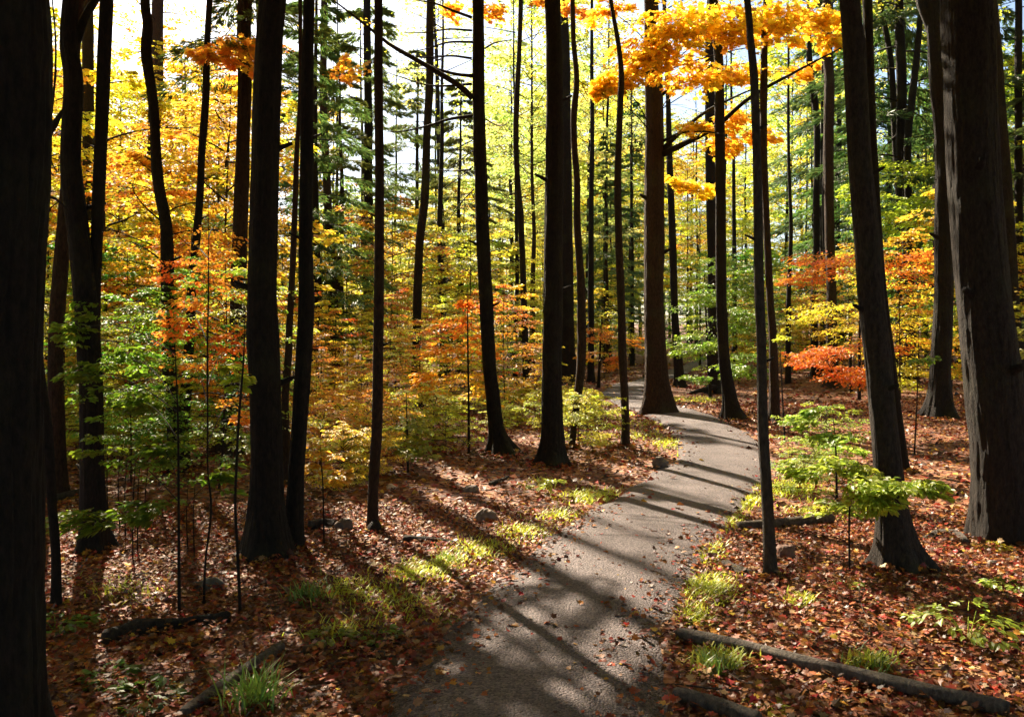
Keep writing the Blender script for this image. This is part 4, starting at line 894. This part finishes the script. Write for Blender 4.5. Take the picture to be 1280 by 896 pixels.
def blades(mb, x, y, h, lean, w=.006, rng=R, bias=.5, hs=.6):
    m = len(x); z = ground_h(x, y) if mb is not None else 0
    a = rng.random(m) * 6.283; d = np.stack([np.cos(a), np.sin(a)], -1); q = np.stack([-np.sin(a), np.cos(a)], -1)
    V = np.empty((m, 7, 3))
    for k, t in enumerate((0, .35, .7)):
        c = d * (lean * t * t)[:, None]; ww = w * (1 - .55 * t)
        V[:, 2 * k, :2] = np.stack([x, y], -1) + c + q * ww; V[:, 2 * k + 1, :2] = np.stack([x, y], -1) + c - q * ww
        V[:, 2 * k, 2] = V[:, 2 * k + 1, 2] = z + h * t * (1 - .12 * t)
    V[:, 6, :2] = np.stack([x, y], -1) + d * lean[:, None]; V[:, 6, 2] = z + h * .86
    f = np.arange(m)[:, None] * 7
    qd = (f[:, :, None] + np.array([[0, 1, 3, 2], [2, 3, 5, 4]])[None]).reshape(-1, 4); tr = (f[:, :, None] + np.array([[4, 5, 6]])[None]).reshape(-1, 3)
    at_ = np.repeat(np.stack([rng.random(m), np.clip(bias + hs * (rng.random(m) - .5), 0, 1), rng.random(m)], -1), 7, 0)
    mb.add(V.reshape(-1, 3), [qd, tr], 0, at_, smooth=False)

mb = MB()
for px, py, rx, ry, n in [(742, 622, 40, 9, 900), (700, 648, 30, 9, 450), (655, 668, 30, 10, 520), (600, 690, 40, 12, 600), (525, 718, 40, 12, 800), (560, 706, 24, 8, 300), (450, 742, 50, 16, 450), (500, 760, 60, 20, 300), (430, 790, 50, 15, 220),
                          (888, 740, 30, 16, 1100), (880, 690, 22, 14, 700), (908, 652, 24, 12, 700), (935, 628, 24, 8, 500), (870, 775, 20, 12, 300), (985, 612, 40, 10, 700), (1040, 640, 60, 10, 500), (1000, 755, 20, 8, 160), (860, 572, 14, 8, 300), (835, 555, 20, 8, 260), (800, 545, 30, 8, 260),
                          (900, 830, 34, 14, 420), (1090, 832, 26, 8, 260), (300, 560, 60, 12, 300), (160, 740, 60, 20, 150), (810, 530, 30, 5, 200), (880, 500, 30, 4, 400), (730, 520, 26, 16, 700), (845, 500, 20, 4, 150), (680, 606, 14, 8, 160)]:
    k = R.normal(0, .5, (n, 2)); p = ray_ground(px + k[:, 0] * rx, py + k[:, 1] * ry)
    p = p[path_gap(p[:, 0], p[:, 1]) > -.03 * R.random(len(p))]
    if len(p): blades(mb, p[:, 0], p[:, 1], (.03 + .05 * R.random(len(p))), .02 + .06 * R.random(len(p)), .0035 + .0003 * p[:, 1].mean(), bias=.45)
kind(link('grass', mb.mesh('grass', [GRASS]), None, None, (.56, .62, .05)), 'stuff')
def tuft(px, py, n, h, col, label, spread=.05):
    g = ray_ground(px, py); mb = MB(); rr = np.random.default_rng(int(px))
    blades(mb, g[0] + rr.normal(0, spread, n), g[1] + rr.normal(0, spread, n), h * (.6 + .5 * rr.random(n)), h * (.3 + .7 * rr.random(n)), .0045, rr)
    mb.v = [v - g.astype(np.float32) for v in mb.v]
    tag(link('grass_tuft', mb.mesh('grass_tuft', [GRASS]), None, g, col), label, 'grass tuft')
tuft(322, 884, 130, .20, (.22, .36, .05), 'tall arching grass tuft beside the slanting weathered log', .045)
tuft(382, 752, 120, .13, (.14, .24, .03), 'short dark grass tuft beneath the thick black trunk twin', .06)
tuft(893, 838, 110, .10, (.22, .33, .05), 'shaded green tuft between the pole log and the path', .04)
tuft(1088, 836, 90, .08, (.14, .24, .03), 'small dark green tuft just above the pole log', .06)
tuft(560, 705, 90, .10, (.30, .42, .05), 'upright tuft at the verge below the rounded brown rock', .05)

# seedlings: a few stalks of leaves
def seedling(px, py, hw, hh, ns, col, label, leaf=.045, nper=16, grp=None):
    g = ray_ground(px, py); d = g[1]; rng = np.random.default_rng(int(px * 3 + py)); mb = MB()
    Rx = hw * d / F; Rz = hh * d / F
    az = np.arange(ns) * 2.4 + rng.normal(0, .4, ns)
    for k in range(ns):
        p = np.array([[0, 0, -.02], [.25 * Rx * math.cos(az[k]), .25 * Rx * math.sin(az[k]), Rz * .5], [.4 * Rx * math.cos(az[k]), .4 * Rx * math.sin(az[k]), Rz * (.6 + .3 * rng.random())]])
        add_tube(mb, smooth_path(p, 6), np.linspace(.004, .002, 6), 4, 1, cap=False)
    rt = np.stack([.3 * Rx * np.cos(az), .3 * Rx * np.sin(az), Rz * (.45 + .5 * rng.random(ns))], -1)
    add_sprays(mb, rt, az, Rx * (.6 + .4 * rng.random(ns)), .15, nper, leaf, OVAL, .5, .5, rng, width=.4, twr=.002)
    o = link('seedling', mb.mesh('seedling', [LEAF, FINEBARK]), None, g, col); tag(o, label, 'seedling', grp)
seedling(1210, 800, 60, 36, 9, (.40, .50, .06), 'sunlit yellow-green seedling clump beside the pole log and red leaves', .05)
seedling(1265, 740, 30, 16, 5, (.36, .46, .05), 'small bright seedling at the edge below the big rough column', .04)
seedling(1240, 690, 14, 12, 4, (.55, .48, .05), 'yellow seedling at the foot of the big rough column', .035)
seedling(690, 622, 14, 26, 6, (.42, .48, .07), 'pale green seedling in front of the stout straight trunk', .045)
seedling(655, 618, 10, 18, 4, (.42, .46, .07), 'small pale seedling beside the stout straight trunk roots', .04)
seedling(140, 850, 26, 14, 6, (.16, .30, .04), 'shaded green seedling below the rotten black log', .045)
seedling(180, 876, 40, 14, 7, (.13, .24, .03), 'broad dark seedling by the slanting weathered log', .05)
seedling(70, 788, 34, 16, 6, (.16, .26, .03), 'low green seedling beside the foot of the crooked bare tree', .05)
seedling(470, 800, 22, 14, 5, (.20, .28, .03), 'dull green seedling on the verge near the path edge', .04)
seedling(410, 806, 24, 14, 5, (.24, .30, .04), 'dull yellow seedling beside the stubby broken stick', .045)
seedling(960, 884, 16, 8, 3, (.45, .48, .04), 'two-leaved yellow-green seedling under the pole log', .06, 4)
seedling(1060, 735, 14, 10, 4, (.36, .42, .06), 'tiny seedling in the beech trunk shadow', .035)
seedling(560, 775, 10, 6, 3, (.25, .3, .04), 'tiny green sprout at the left path edge', .03)
